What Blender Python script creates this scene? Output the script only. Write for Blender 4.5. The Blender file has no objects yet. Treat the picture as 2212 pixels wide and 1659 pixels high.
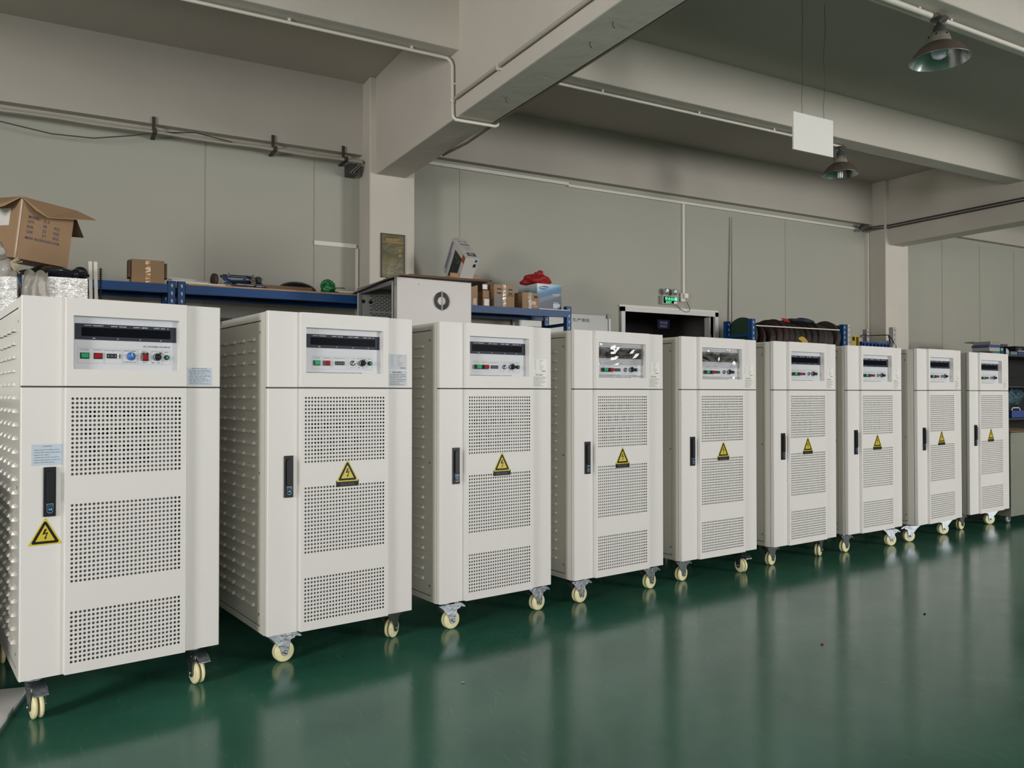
import bpy, bmesh, math, random
from mathutils import Vector, Matrix
random.seed(7)
sc = bpy.context.scene
PI = math.pi

# ------------------------------------------------------------ camera
cam_d = bpy.data.cameras.new('camera'); cam = bpy.data.objects.new('camera', cam_d)
sc.collection.objects.link(cam); sc.camera = cam
cam_d.sensor_fit = 'HORIZONTAL'; cam_d.sensor_width = 36.0
cam_d.lens = 1727.18 / 2212.0 * 36.0
cam_d.clip_start = 0.05; cam_d.clip_end = 100
YAW = math.radians(60.9003); PITCH = math.radians(0.6949)
fw = Vector((math.cos(YAW)*math.cos(PITCH), math.sin(YAW)*math.cos(PITCH), math.sin(PITCH)))
cam.location = (0, 0, 1.28)
cam.rotation_euler = fw.to_track_quat('-Z', 'Y').to_euler()

# ------------------------------------------------------------ world, daylight through windows, exposure
W = bpy.data.worlds.new('world'); sc.world = W; W.use_nodes = True
W.node_tree.nodes['Background'].inputs[0].default_value = (0.75, 0.86, 1.0, 1)
W.node_tree.nodes['Background'].inputs[1].default_value = 0.8
sc.view_settings.view_transform = 'Standard'; sc.view_settings.look = 'None'
sc.view_settings.gamma = 1; sc.view_settings.use_curve_mapping = False
sc.view_settings.exposure = 0.0

def daylight(name, loc, sx, sz, power, col, rot):
    l = bpy.data.lights.new(name, 'AREA'); l.shape = 'RECTANGLE'; l.size = sx; l.size_y = sz
    l.energy = power; l.color = col
    o = bpy.data.objects.new(name, l); sc.collection.objects.link(o)
    o.location = loc; o.rotation_euler = rot
    return o
WINDOWS = [(-3.9, -1.3, 1.3, 3.2), (0.2, 2.8, 1.3, 3.2), (4.2, 6.8, 1.3, 3.2), (8.5, 10.4, 1.0, 3.2), (12.2, 14.6, 1.3, 3.2)]
WPOW = [85, 90, 85, 700, 70]
YF = -6.0
for i, (a, b, c, d) in enumerate(WINDOWS):
    daylight('window_daylight', ((a+b)/2, YF-0.12, (c+d)/2), b-a, d-c, WPOW[i], (1.0, 0.972, 0.938), (PI/2, 0, 0))
# unseen opening in the left end wall, daylight strengthened to brighten the cabinet sides
daylight('window_daylight', (-5.12, 0.5, 1.95), 3.0, 1.5, 560, (1.0, 0.97, 0.935), (0, -PI/2, 0))

# ------------------------------------------------------------ materials
MATS = {}
def M(name, col, rough=0.5, metal=0.0, bump=None, var=None, spec=0.5, coat=0, emit=None, trans=0, alpha=1, stretch=None):
    if name in MATS: return MATS[name]
    m = bpy.data.materials.new(name); m.use_nodes = True; nt = m.node_tree; b = nt.nodes['Principled BSDF']
    b.inputs['Base Color'].default_value = (*col, 1); b.inputs['Roughness'].default_value = rough
    b.inputs['Metallic'].default_value = metal; b.inputs['Specular IOR Level'].default_value = spec
    b.inputs['Coat Weight'].default_value = coat; b.inputs['Transmission Weight'].default_value = trans
    b.inputs['Alpha'].default_value = alpha
    if emit: b.inputs['Emission Color'].default_value = (*emit[0], 1); b.inputs['Emission Strength'].default_value = emit[1]
    tc = nt.nodes.new('ShaderNodeTexCoord'); src = tc.outputs['Object']
    if stretch:
        mp = nt.nodes.new('ShaderNodeMapping'); mp.inputs['Scale'].default_value = stretch
        nt.links.new(src, mp.inputs[0]); src = mp.outputs[0]
    if var:
        n = nt.nodes.new('ShaderNodeTexNoise'); n.inputs['Scale'].default_value = var[0]; n.inputs['Detail'].default_value = 6
        nt.links.new(src, n.inputs['Vector'])
        r = nt.nodes.new('ShaderNodeValToRGB'); r.color_ramp.elements[0].position = 0.3; r.color_ramp.elements[1].position = 0.7
        k = var[1]
        r.color_ramp.elements[0].color = (*[c*(1-k) for c in col], 1); r.color_ramp.elements[1].color = (*[min(1, c*(1+k)) for c in col], 1)
        nt.links.new(n.outputs[0], r.inputs[0]); nt.links.new(r.outputs[0], b.inputs['Base Color'])
    if bump:
        n = nt.nodes.new('ShaderNodeTexNoise'); n.inputs['Scale'].default_value = bump[0]; n.inputs['Detail'].default_value = 4
        nt.links.new(src, n.inputs['Vector'])
        bp = nt.nodes.new('ShaderNodeBump'); bp.inputs['Strength'].default_value = bump[1]; bp.inputs['Distance'].default_value = bump[2] if len(bump) > 2 else 0.01
        nt.links.new(n.outputs[0], bp.inputs['Height']); nt.links.new(bp.outputs[0], b.inputs['Normal'])
    MATS[name] = m
    return m

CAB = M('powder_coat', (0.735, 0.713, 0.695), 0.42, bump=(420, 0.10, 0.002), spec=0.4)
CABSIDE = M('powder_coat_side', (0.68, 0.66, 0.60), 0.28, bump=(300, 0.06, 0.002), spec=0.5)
BAFFLE = M('inner_plate', (0.20, 0.20, 0.20), 0.5)
DARK = M('dark_interior', (0.01, 0.01, 0.012), 0.7)
GAP = M('gasket', (0.06, 0.06, 0.06), 0.6)
BLACK = M('black_plastic', (0.010, 0.011, 0.014), 0.38, spec=.22)
SILVER = M('silver_panel', (0.63, 0.645, 0.685), 0.42, 0.0, spec=.35)
BEZEL = M('display_bezel', (0.030, 0.036, 0.055), 0.45, spec=.15)
GLASSB = M('display_glass', (0.004, 0.005, 0.008), 0.3, spec=.02)
INK = M('black_ink', (0.02, 0.02, 0.03), 0.6)
INKG = M('grey_ink', (0.22, 0.23, 0.26), 0.6)
WHITEINK = M('white_ink', (0.85, 0.85, 0.85), 0.5)
GREENB = M('green_button', (0.01, 0.40, 0.15), 0.5, spec=.15)
REDB = M('red_button', (0.36, 0.004, 0.014), 0.5, spec=.12)
BLUEB = M('blue_knob', (0.03, 0.16, 0.50), 0.4)
CHROME = M('zinc_steel', (0.25, 0.275, 0.30), 0.42, 1.0, var=(40, 0.25), bump=(38, .55, .006))
CREAM = M('nylon_cream', (0.84, 0.78, 0.47), 0.38, var=(25, 0.08))
GROOVE = M('groove_brown', (0.16, 0.11, 0.05), 0.8)  # even dark brown band between the wheel halves
SIGNY = M('sign_yellow', (0.62, 0.50, 0.03), 0.35)
SIGNK = M('sign_black', (0.010, 0.008, 0.008), 0.45, spec=.2)
STBLUE = M('sticker_blue', (0.50, 0.58, 0.68), 0.4)
STGREY = M('sticker_grey', (0.46, 0.49, 0.54), 0.4)
STWHITE = M('sticker_white', (0.80, 0.79, 0.76), 0.4)
RACKB = M('rack_blue', (0.006, 0.060, 0.20), 0.38, spec=.25)
RACKG = M('rack_grey', (0.42, 0.42, 0.41), 0.4)
HOLE = M('slot_light', (0.55, 0.6, 0.66), 0.5)
CARD = M('cardboard', (0.36, 0.228, 0.130), 0.75, var=(3, 0.10), bump=(90, 0.12, 0.002))
CARDD = M('cardboard_dark', (0.13, 0.08, 0.05), 0.8, var=(4, 0.15))
TAPE = M('packing_tape', (0.50, 0.41, 0.32), 0.12, 0.0, bump=(40, 0.9, 0.01), coat=1, var=(50, 0.45))
TAPEO = M('orange_tape', (0.50, 0.24, 0.06), 0.15, bump=(60, 0.6, 0.006), coat=1, var=(70, 0.3))
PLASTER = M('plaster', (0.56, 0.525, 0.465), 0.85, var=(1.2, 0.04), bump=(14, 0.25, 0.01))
WBEAM = M('wall_beam_shaded', (0.44, 0.405, 0.362), 0.85, var=(1.2, 0.05), bump=(12, 0.25, 0.01))  # plaster darkened in the colour for the shade under the ceiling
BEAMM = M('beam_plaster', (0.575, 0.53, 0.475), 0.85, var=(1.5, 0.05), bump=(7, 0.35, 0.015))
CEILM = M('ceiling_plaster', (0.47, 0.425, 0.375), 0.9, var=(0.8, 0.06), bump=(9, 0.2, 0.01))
WALLP = M('wall_panel', (0.348, 0.345, 0.295), 0.55, var=(0.7, 0.03), bump=(2.2, 0.12, 0.02))
PVC = M('pvc_white', (0.68, 0.65, 0.58), 0.45)
SEAM = M('seam_grey', (0.25, 0.25, 0.21), 0.8)
SCREW = M('screw', (0.35, 0.35, 0.35), 0.3, 1.0)

# floor: worn glossy green epoxy with scratches
def floor_mat():
    m = bpy.data.materials.new('epoxy_floor'); m.use_nodes = True; nt = m.node_tree; b = nt.nodes['Principled BSDF']
    N = nt.nodes.new; L = nt.links.new
    tc = N('ShaderNodeTexCoord')
    n1 = N('ShaderNodeTexNoise'); n1.inputs['Scale'].default_value = 1.6; n1.inputs['Detail'].default_value = 8; L(tc.outputs['Object'], n1.inputs['Vector'])
    r1 = N('ShaderNodeValToRGB'); r1.color_ramp.elements[0].position = .32; r1.color_ramp.elements[1].position = .72
    r1.color_ramp.elements[0].color = (0.024, 0.118, 0.078, 1); r1.color_ramp.elements[1].color = (0.040, 0.165, 0.112, 1)
    L(n1.outputs[0], r1.inputs[0])
    base = r1.outputs[0]
    rr = N('ShaderNodeMapRange'); rr.inputs[3].default_value = 0.12; rr.inputs[4].default_value = 0.24
    n2 = N('ShaderNodeTexNoise'); n2.inputs['Scale'].default_value = 5; n2.inputs['Detail'].default_value = 5; L(tc.outputs['Object'], n2.inputs['Vector'])
    L(n2.outputs[0], rr.inputs[0]); L(rr.outputs[0], b.inputs['Roughness'])
    # scratches: stretched noise in three directions, thresholded to thin lines
    prev = base
    for ang, sc_, lo in ((0.4, (90, 3.0, 1), .70), (-0.9, (110, 4.6, 1), .71), (1.35, (80, 2.8, 1), .71), (2.3, (60, 9.0, 1), .71)):
        mp = N('ShaderNodeMapping'); mp.inputs['Rotation'].default_value = (0, 0, ang); mp.inputs['Scale'].default_value = sc_
        n = N('ShaderNodeTexNoise'); n.inputs['Scale'].default_value = 1; n.inputs['Detail'].default_value = 2
        wv = N('ShaderNodeTexNoise'); wv.inputs['Scale'].default_value = 1.1; wv.inputs['Detail'].default_value = 3; L(tc.outputs['Object'], wv.inputs['Vector'])
        va = N('ShaderNodeVectorMath'); va.operation = 'SCALE'; va.inputs['Scale'].default_value = .45; L(wv.outputs['Color'], va.inputs[0])
        vb = N('ShaderNodeVectorMath'); vb.operation = 'ADD'; L(tc.outputs['Object'], vb.inputs[0]); L(va.outputs[0], vb.inputs[1])
        L(vb.outputs[0], mp.inputs[0]); L(mp.outputs[0], n.inputs['Vector'])
        mr = N('ShaderNodeMapRange'); mr.inputs[1].default_value = lo; mr.inputs[2].default_value = lo+0.03
        L(n.outputs[0], mr.inputs[0])
        mul = N('ShaderNodeMath'); mul.operation = 'MULTIPLY'; mul.inputs[1].default_value = 0.22; L(mr.outputs[0], mul.inputs[0])
        mx = N('ShaderNodeMix'); mx.data_type = 'RGBA'; mx.inputs[7].default_value = (0.16, 0.27, 0.20, 1)
        L(mul.outputs[0], mx.inputs[0]); L(prev, mx.inputs[6]); prev = mx.outputs[2]
    L(prev, b.inputs['Base Color'])
    n3 = N('ShaderNodeTexNoise'); n3.inputs['Scale'].default_value = 7; n3.inputs['Detail'].default_value = 6; L(tc.outputs['Object'], n3.inputs['Vector'])
    bp = N('ShaderNodeBump'); bp.inputs['Strength'].default_value = 0.10; bp.inputs['Distance'].default_value = 0.006
    L(n3.outputs[0], bp.inputs['Height']); L(bp.outputs[0], b.inputs['Normal'])
    b.inputs['Specular IOR Level'].default_value = 0.48
    return m
FLOORM = floor_mat()

# ------------------------------------------------------------ mesh builder
_text = {}
def text_geo(s, bold=False):
    if s in _text: return _text[s]
    c = bpy.data.curves.new('t', 'FONT'); c.body = s; c.size = 1; c.align_x = 'CENTER'; c.align_y = 'CENTER'; c.resolution_u = 2; c.offset = .018
    o = bpy.data.objects.new('t', c); sc.collection.objects.link(o)
    dg = bpy.context.evaluated_depsgraph_get(); me = bpy.data.meshes.new_from_object(o.evaluated_get(dg))
    v = [tuple(x.co) for x in me.vertices]; f = [tuple(p.vertices) for p in me.polygons]
    bpy.data.objects.remove(o); bpy.data.curves.remove(c); bpy.data.meshes.remove(me)
    if v:
        x0 = min(a[0] for a in v); x1 = max(a[0] for a in v); y0 = min(a[1] for a in v); y1 = max(a[1] for a in v)
        v = [((a[0]-x0)/(x1-x0), (a[1]-y0)/(y1-y0)) for a in v]
    _text[s] = (v, f)
    return _text[s]

class MB:
    def __init__(s): s.v = []; s.f = []; s.m = []; s.mats = []; s.sm = []
    def mi(s, mat):
        if mat not in s.mats: s.mats.append(mat)
        return s.mats.index(mat)
    def add(s, vs, fs, mat, smooth=False):
        o = len(s.v); k = s.mi(mat); s.v += [tuple(x) for x in vs]
        for f in fs: s.f.append(tuple(i+o for i in f)); s.m.append(k); s.sm.append(smooth)
        return s
    def box(s, x0, x1, y0, y1, z0, z1, mat):
        v = [(x0,y0,z0),(x1,y0,z0),(x1,y1,z0),(x0,y1,z0),(x0,y0,z1),(x1,y0,z1),(x1,y1,z1),(x0,y1,z1)]
        return s.add(v, [(0,3,2,1),(4,5,6,7),(0,1,5,4),(1,2,6,5),(2,3,7,6),(3,0,4,7)], mat)
    def obox(s, c, ax, h, mat):   # oriented box: centre, three axes, half sizes
        v = []
        for sz in (-1, 1):
            for sx, sy in ((-1,-1),(1,-1),(1,1),(-1,1)):
                v.append(Vector(c)+ax[0]*h[0]*sx+ax[1]*h[1]*sy+ax[2]*h[2]*sz)
        return s.add(v, [(0,3,2,1),(4,5,6,7),(0,1,5,4),(1,2,6,5),(2,3,7,6),(3,0,4,7)], mat)
    def bar(s, a, b, w, h, mat):
        a = Vector(a); b = Vector(b); d = (b-a); L = d.length; d.normalize()
        up = Vector((0,0,1)) if abs(d.z) < .9 else Vector((0,1,0))
        x = d.cross(up).normalized(); y = x.cross(d)
        return s.obox((a+b)/2, (x, d, y), (w/2, L/2, h/2), mat)
    def prism(s, pts, axis, a0, a1, mat):   # polygon in the plane normal to axis, extruded
        def P(u, w, t): return {'x': (t,u,w), 'y': (u,t,w), 'z': (u,w,t)}[axis]
        n = len(pts); v = [P(u,w,a0) for u,w in pts]+[P(u,w,a1) for u,w in pts]
        f = [tuple(range(n)), tuple(range(2*n-1, n-1, -1))]+[(i, n+i, n+(i+1)%n, (i+1)%n) for i in range(n)]
        return s.add(v, f, mat)
    def tube(s, pts, r, mat, n=8, cap=True):
        pts = [Vector(p) for p in pts]; rings = []; prev = None
        for i, p in enumerate(pts):
            d = (pts[min(i+1, len(pts)-1)]-pts[max(i-1, 0)]).normalized()
            if prev is None:
                up = Vector((0,0,1)) if abs(d.z) < .9 else Vector((1,0,0)); x = d.cross(up).normalized()
            else: x = (prev-d*prev.dot(d)).normalized()
            prev = x; y = d.cross(x); rr = r[i] if isinstance(r, (list, tuple)) else r
            rings.append([p+x*math.cos(2*PI*k/n)*rr+y*math.sin(2*PI*k/n)*rr for k in range(n)])
        v = [q for rg in rings for q in rg]
        f = [(i*n+k, i*n+(k+1)%n, (i+1)*n+(k+1)%n, (i+1)*n+k) for i in range(len(pts)-1) for k in range(n)]
        s.add(v, f, mat, True)
        if cap:
            s.add(rings[0], [tuple(range(n-1,-1,-1))], mat); s.add(rings[-1], [tuple(range(n))], mat)
        return s
    def lathe(s, prof, c, ax, mat, n=24, smooth=True):   # prof: (r, h) along axis vector
        ax = Vector(ax).normalized(); up = Vector((0,0,1)) if abs(ax.z) < .9 else Vector((1,0,0))
        x = ax.cross(up).normalized(); y = ax.cross(x); c = Vector(c)
        v = []; f = []
        for r, h in prof:
            for k in range(n): v.append(c+ax*h+x*math.cos(2*PI*k/n)*r+y*math.sin(2*PI*k/n)*r)
        for i in range(len(prof)-1):
            for k in range(n): f.append((i*n+k, i*n+(k+1)%n, (i+1)*n+(k+1)%n, (i+1)*n+k))
        return s.add(v, f, mat, smooth)
    def text(s, t, c, w, h, mat, ux=(1,0,0), uy=(0,0,1)):   # text stretched into a w x h box centred at c
        v, f = text_geo(t); ux = Vector(ux); uy = Vector(uy); c = Vector(c)
        return s.add([c+ux*(a-.5)*w+uy*(b-.5)*h for a, b in v], f, mat)
    def blob(s, c, r, mat, amp=.15, seed=0, n=20, m=12, flat=None):
        rnd = random.Random(seed); ph = [(rnd.uniform(1, 5), rnd.uniform(0, 6), rnd.uniform(1, 5), rnd.uniform(0, 6)) for _ in range(6)]
        v = []; f = []
        for j in range(m+1):
            t = PI*j/m
            for k in range(n):
                p = 2*PI*k/n; q = 1+amp*sum(math.sin(a*round(1)*t+b)*math.sin(round(cc)*p+d) for a, b, cc, d in ph)/2
                z = math.cos(t)*r[2]*q
                if flat is not None: z = max(z, flat)
                v.append((c[0]+math.sin(t)*math.cos(p)*r[0]*q, c[1]+math.sin(t)*math.sin(p)*r[1]*q, c[2]+z))
        for j in range(m):
            for k in range(n): f.append((j*n+k, (j+1)*n+k, (j+1)*n+(k+1)%n, j*n+(k+1)%n))
        return s.add(v, f, mat, True)
    def ring(s, outer, inner, mat):
        n = len(outer)
        return s.add(list(outer)+list(inner), [(i, (i+1)%n, n+(i+1)%n, n+i) for i in range(n)], mat)
    def mesh(s, name, bevel=0, seg=2):
        me = bpy.data.meshes.new(name); me.from_pydata(s.v, [], s.f)
        for m in s.mats: me.materials.append(m)
        for i, p in enumerate(me.polygons): p.material_index = s.m[i]; p.use_smooth = s.sm[i]
        if bevel:
            bm = bmesh.new(); bm.from_mesh(me); bmesh.ops.remove_doubles(bm, verts=bm.verts, dist=1e-6)
            es = [e for e in bm.edges if len(e.link_faces) == 2 and e.calc_face_angle(0) > .5]
            bmesh.ops.bevel(bm, geom=es, offset=bevel, segments=seg, affect='EDGES', profile=.5); bm.to_mesh(me); bm.free()
        me.update(); return me
    def build(s, name, parent=None, bevel=0, seg=2):
        return link(name, s.mesh(name, bevel, seg), parent)

def link(name, me, parent=None):
    o = bpy.data.objects.new(name, me); sc.collection.objects.link(o)
    if parent: o.parent = parent
    return o
def empty(name, loc=(0,0,0), rz=0):
    o = bpy.data.objects.new(name, None); sc.collection.objects.link(o); o.location = loc; o.rotation_euler = (0,0,rz); o.empty_display_size = .1
    return o
def tag(o, label, cat, group=None, kind=None):
    o['label'] = label; o['category'] = cat
    if group: o['group'] = group
    if kind: o['kind'] = kind
    return o
def struct(mb, name, **k):
    o = mb.build(name, **k); o['kind'] = 'structure'; return o
def children(o): return [c for c in bpy.data.objects if c.parent == o]

# ------------------------------------------------------------ room
X0, X1, YB, H = -5.0, 16.0, 6.3, 3.79
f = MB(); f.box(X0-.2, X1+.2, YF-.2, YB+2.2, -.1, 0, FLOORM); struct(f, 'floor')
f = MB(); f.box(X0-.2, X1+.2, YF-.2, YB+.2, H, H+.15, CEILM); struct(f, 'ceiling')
w = MB(); DX0, DX1, DZ = 4.755, 5.925, 2.085
w.box(X0, DX0, YB, YB+.12, 0, H, WALLP); w.box(DX1, X1, YB, YB+.12, 0, H, WALLP); w.box(DX0, DX1, YB, YB+.12, DZ, H, WALLP)
NIGHT = M('unlit_room', (0.22, 0.20, 0.20), 0.9)
w.box(DX0-.5, DX1+.5, YB+1.6, YB+1.7, 0, 2.6, NIGHT); w.box(DX0-.55, DX0-.5, YB+.12, YB+1.7, 0, 2.6, NIGHT); w.box(DX1+.5, DX1+.55, YB+.12, YB+1.7, 0, 2.6, NIGHT); w.box(DX0-.5, DX1+.5, YB+.12, YB+1.7, 2.6, 2.65, NIGHT)
struct(w, 'wall_back')
w = MB(); xs = X0
for a, b, c, d in WINDOWS:
    w.box(xs, a, YF-.2, YF, 0, H, PLASTER); w.box(a, b, YF-.2, YF, 0, c, PLASTER); w.box(a, b, YF-.2, YF, d, H, PLASTER); xs = b
w.box(xs, X1, YF-.2, YF, 0, H, PLASTER); struct(w, 'wall_front')
for i, (a, b, c, d) in enumerate(WINDOWS):
    g = MB(); ALU = M('aluminium', (0.6, 0.6, 0.6), 0.35, 0.8)
    n = 3
    for k in range(n+1):
        x = a+(b-a)*k/n; g.box(x-.025, x+.025, YF-.1, YF-.05, c, d, ALU)
    g.box(a, b, YF-.1, YF-.05, c, c+.05, ALU); g.box(a, b, YF-.1, YF-.05, d-.05, d, ALU); struct(g, 'window_%d' % (i+1))
w = MB(); w.box(X0-.2, X0, YF, -1.0, 0, H, PLASTER); w.box(X0-.2, X0, 2.0, YB, 0, H, PLASTER); w.box(X0-.2, X0, -1.0, 2.0, 2.7, H, PLASTER); w.box(X0-.2, X0, -1.0, 2.0, 0, 1.2, PLASTER); struct(w, 'wall_left')
w = MB(); w.box(X1, X1+.2, YF, YB, 0, H, PLASTER); struct(w, 'wall_right')
# seams between the wall sheets
g = MB()
for x in (.89, 1.706, 2.984, 6.997, 9.853, 10.675, 11.484, -.75):
    g.box(x-.003, x+.003, YB-.003, YB, 0, 3.25, SEAM if x > 9 else M('seam_pale', (.30, .30, .255), .8))
g.box(1.706, 2.05, YB-.014, YB, 2.462, 2.495, PVC); g.box(2.045, 2.066, YB-.012, YB, 0, 2.46, PVC)
struct(g, 'trim_1')
# loose joint in the wall plastic beside the doorway
g = MB(); FILM = M('wall_film', (0.42, 0.43, 0.385), 0.3, bump=(3, .5, .02))
zz = [0, 1.2, 2.0, 2.5, 2.9, 3.16]
for x, wd, mat in ((6.150, .012, SEAM), (6.168, .022, FILM), (6.186, .010, DARK)):
    v = []; fs = []
    for i, z in enumerate(zz):
        k = max(.15, 1-(z/3.3)**2); xx = x-.045*(1-z/3.16)
        v += [(xx-wd*k, YB-.006-.012*k, z), (xx+wd*k, YB-.006-.012*k, z)]
    for i in range(len(zz)-1): fs.append((2*i, 2*i+1, 2*i+3, 2*i+2))
    g.add(v, fs, mat)
struct(g, 'trim_2')
# door frame
g = MB(); FR = M('door_frame_paint', (0.60, 0.60, 0.58), 0.35)
g.box(DX0-.045, DX0, YB-.03, YB+.1, 0, DZ+.045, FR); g.box(DX1, DX1+.045, YB-.03, YB+.1, 0, DZ+.045, FR); g.box(DX0-.045, DX1+.045, YB-.03, YB+.1, DZ, DZ+.045, FR)
g.box(DX0-.06, DX1+.06, YB-.016, YB, DZ+.045, DZ+.065, PVC); g.box(DX1-.03, DX1-.02, YB+.02, YB+.1, 0, DZ, FR); g.box(DX1-.045, DX1-.03, YB+.0, YB+.02, 1.86, 1.9, FR)
struct(g, 'door_1')
# plastic sheeting wrinkles fanning from the door corners
def wrinkles(name, cx, cz, sgn):
    g = MB(); n = 22; m = 14; v = []; fs = []
    for j in range(m+1):
        for i in range(n+1):
            u = i/n; t = j/m; ang = PI*(.0+.62*t)
            r = .03+.42*u
            x = cx+sgn*(math.cos(ang)*r*.55); z = cz+math.sin(ang)*r*.55-.1*(1-t)
            y = YB-.0005-.012*max(0, math.sin(t*15+u*2.2))**3*(1-u)*u*2.5
            v.append((x, y, z))
    for j in range(m):
        for i in range(n): a = j*(n+1)+i; fs.append((a, a+1, a+n+2, a+n+1))
    g.add(v, fs, WALLP, True); struct(g, name)


# columns and beams
def column(x0, x1, name):
    g = MB(); g.box(x0, x1, 6.045, YB+.02, 0, H, PLASTER); struct(g, name, bevel=.008)
column(2.08, 2.46, 'trim_5'); column(8.38, 8.80, 'trim_6')
def mainbeam(x0, x1, z, name):
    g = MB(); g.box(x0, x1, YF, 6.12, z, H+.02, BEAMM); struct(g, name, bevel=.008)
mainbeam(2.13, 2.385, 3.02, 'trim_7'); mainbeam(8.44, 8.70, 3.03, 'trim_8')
mainbeam(-4.2, -3.95, 3.02, 'trim_9'); mainbeam(14.7, 14.95, 3.02, 'trim_10')
k = 11
for y0, y1, in ((4.505, 4.685), (2.655, 2.855), (.80, .98), (-1.05, -.87), (-2.9, -2.72), (-4.75, -4.57)):
    g = MB(); g.box(X0, X1, y0, y1, 3.43, H+.02, BEAMM); struct(g, 'trim_%d' % k, bevel=.008); k += 1
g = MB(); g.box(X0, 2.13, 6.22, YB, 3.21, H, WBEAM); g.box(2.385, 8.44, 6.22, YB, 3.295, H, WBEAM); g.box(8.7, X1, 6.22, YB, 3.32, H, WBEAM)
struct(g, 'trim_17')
# white moulding along the top of the sheets
g = MB(); g.box(2.47, 4.1, 6.27, YB, 3.235, 3.262, PVC); g.box(4.1, 8.38, 6.272, YB, 3.222, 3.245, PVC)
MB.box(g, 8.352, 8.372, 6.26, YB, 0, 3.2, PVC)
struct(g, 'trim_18')

# ------------------------------------------------------------ power cabinets
# cabinet local frame: x to the right along the front, y to the back, z up from the floor
BZ = .163; CW = .762; HB = 1.5; P = -.020
def prof(off=0):   # plan outline of the front sheet
    return [(0, .03), (0, .004), (.004, 0), (.150, 0), (.153, P), (.612, P), (.615, 0), (.758, 0), (CW, .004), (CW, .03)]
def perforated(mb, x0, x1, z0, z1, y, mat, blocks, r=.00545, px=.0157):
    """front sheet x0..x1, z0..z1 with blocks of round holes (xstart, ztop, nx, nz)"""
    pz = .0177; zc = z1
    octv = [(math.cos(PI/8+k*PI/4)*r, math.sin(PI/8+k*PI/4)*r) for k in range(8)]
    for bx, bz, nx, nz in blocks:
        l = bx-px/2; rt = l+nx*px; tp = bz+pz/2; bt = tp-nz*pz
        mb.add([(x0,y,tp),(x1,y,tp),(x1,y,zc),(x0,y,zc)], [(0,1,2,3)], mat)
        mb.add([(x0,y,bt),(l,y,bt),(l,y,tp),(x0,y,tp)], [(0,1,2,3)], mat)
        mb.add([(rt,y,bt),(x1,y,bt),(x1,y,tp),(rt,y,tp)], [(0,1,2,3)], mat)
        for i in range(nx):
            for j in range(nz):
                cx = bx+i*px; cz = bz-j*pz
                v = [(cx+px/2,y,cz+pz/2),(cx-px/2,y,cz+pz/2),(cx-px/2,y,cz-pz/2),(cx+px/2,y,cz-pz/2)]+[(cx+a,y,cz+b) for a, b in octv]
                v += [(cx+a,y+.0018,cz+b) for a, b in octv]
                fs = [(4,0,1,5+0),]
                # oct verts 4..11 at 22.5,67.5,112.5,157.5,202.5,247.5,292.5,337.5
                fs = [(0,5,4),(0,1,6,5),(1,7,6),(1,2,8,7),(2,9,8),(2,3,10,9),(3,11,10),(3,0,4,11)]
                fs = [tuple(reversed(q)) for q in fs]
                fs += [(4+k_, 4+(k_+1)%8, 12+(k_+1)%8, 12+k_) for k_ in range(8)]
                mb.add(v, fs, mat)
        zc = bt
    mb.add([(x0,y,z0),(x1,y,z0),(x1,y,zc),(x0,y,zc)], [(0,1,2,3)], mat)
def front_mesh(name, z0, z1, holes=None, window=None):
    mb = MB(); pr = prof(); n = len(pr)
    for i in range(n-1):
        if i == 4: continue
        (a, b), (c, d) = pr[i], pr[i+1]
        mb.add([(a,b,z0),(c,d,z0),(c,d,z1),(a,b,z1)], [(0,1,2,3)], CAB)
    for z, rev in ((z0, 1), (z1, 0)):
        top = [(x, y, z) for x, y in pr]
        mb.add(top, [tuple(range(n)) if rev else tuple(range(n-1,-1,-1))], CAB)
    xa, xb = pr[4][0], pr[5][0]
    if holes: perforated(mb, xa, xb, z0, z1, P, CAB, holes)
    if window:
        a, b, c, d = window; D = .0125
        mb.ring([(xa,P,z0),(xb,P,z0),(xb,P,z1),(xa,P,z1)], [(a,P,c),(b,P,c),(b,P,d),(a,P,d)], CAB)
        mb.ring([(a,P,c),(b,P,c),(b,P,d),(a,P,d)], [(a,D,c),(b,D,c),(b,D,d),(a,D,d)], CAB)
    mb.add([(.155,P+.0021,z0+.004)], [], CAB)
    return mb.mesh(name)
zb = BZ
door_me = front_mesh('door', zb+.004, zb+1.141, holes=[(.176, zb+1.097, 27, 18), (.176, zb+.672, 27, 18), (.176, zb+.246, 27, 12)])
fascia_me = front_mesh('top_fascia', zb+1.148, zb+HB, window=(.177, .582, zb+1.2155, zb+1.430))
# body shell, open at the front, with a baffle behind the holes
b = MB(); z0, z1 = zb, zb+HB-.003; D = .92; e = .004
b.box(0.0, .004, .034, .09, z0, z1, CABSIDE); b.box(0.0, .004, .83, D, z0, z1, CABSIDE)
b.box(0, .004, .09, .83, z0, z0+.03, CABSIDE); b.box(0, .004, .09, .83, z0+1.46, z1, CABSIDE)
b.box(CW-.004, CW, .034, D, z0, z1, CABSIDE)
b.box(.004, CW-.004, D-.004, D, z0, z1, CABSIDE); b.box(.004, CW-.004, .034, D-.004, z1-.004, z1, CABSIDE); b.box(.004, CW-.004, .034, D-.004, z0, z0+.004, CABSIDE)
b.box(.006, .15, .0345, .04, z0+.004, z1-.004, GAP); b.box(.615, CW-.006, .0345, .04, z0+.004, z1-.004, GAP); b.box(.15, .615, .0345, .04, z0+1.13, z1-.004, GAP)
b.box(.004, CW-.004, .005, .034, z0+1.1415, z0+1.1475, GAP)
body_me = b.mesh('body')
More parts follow.
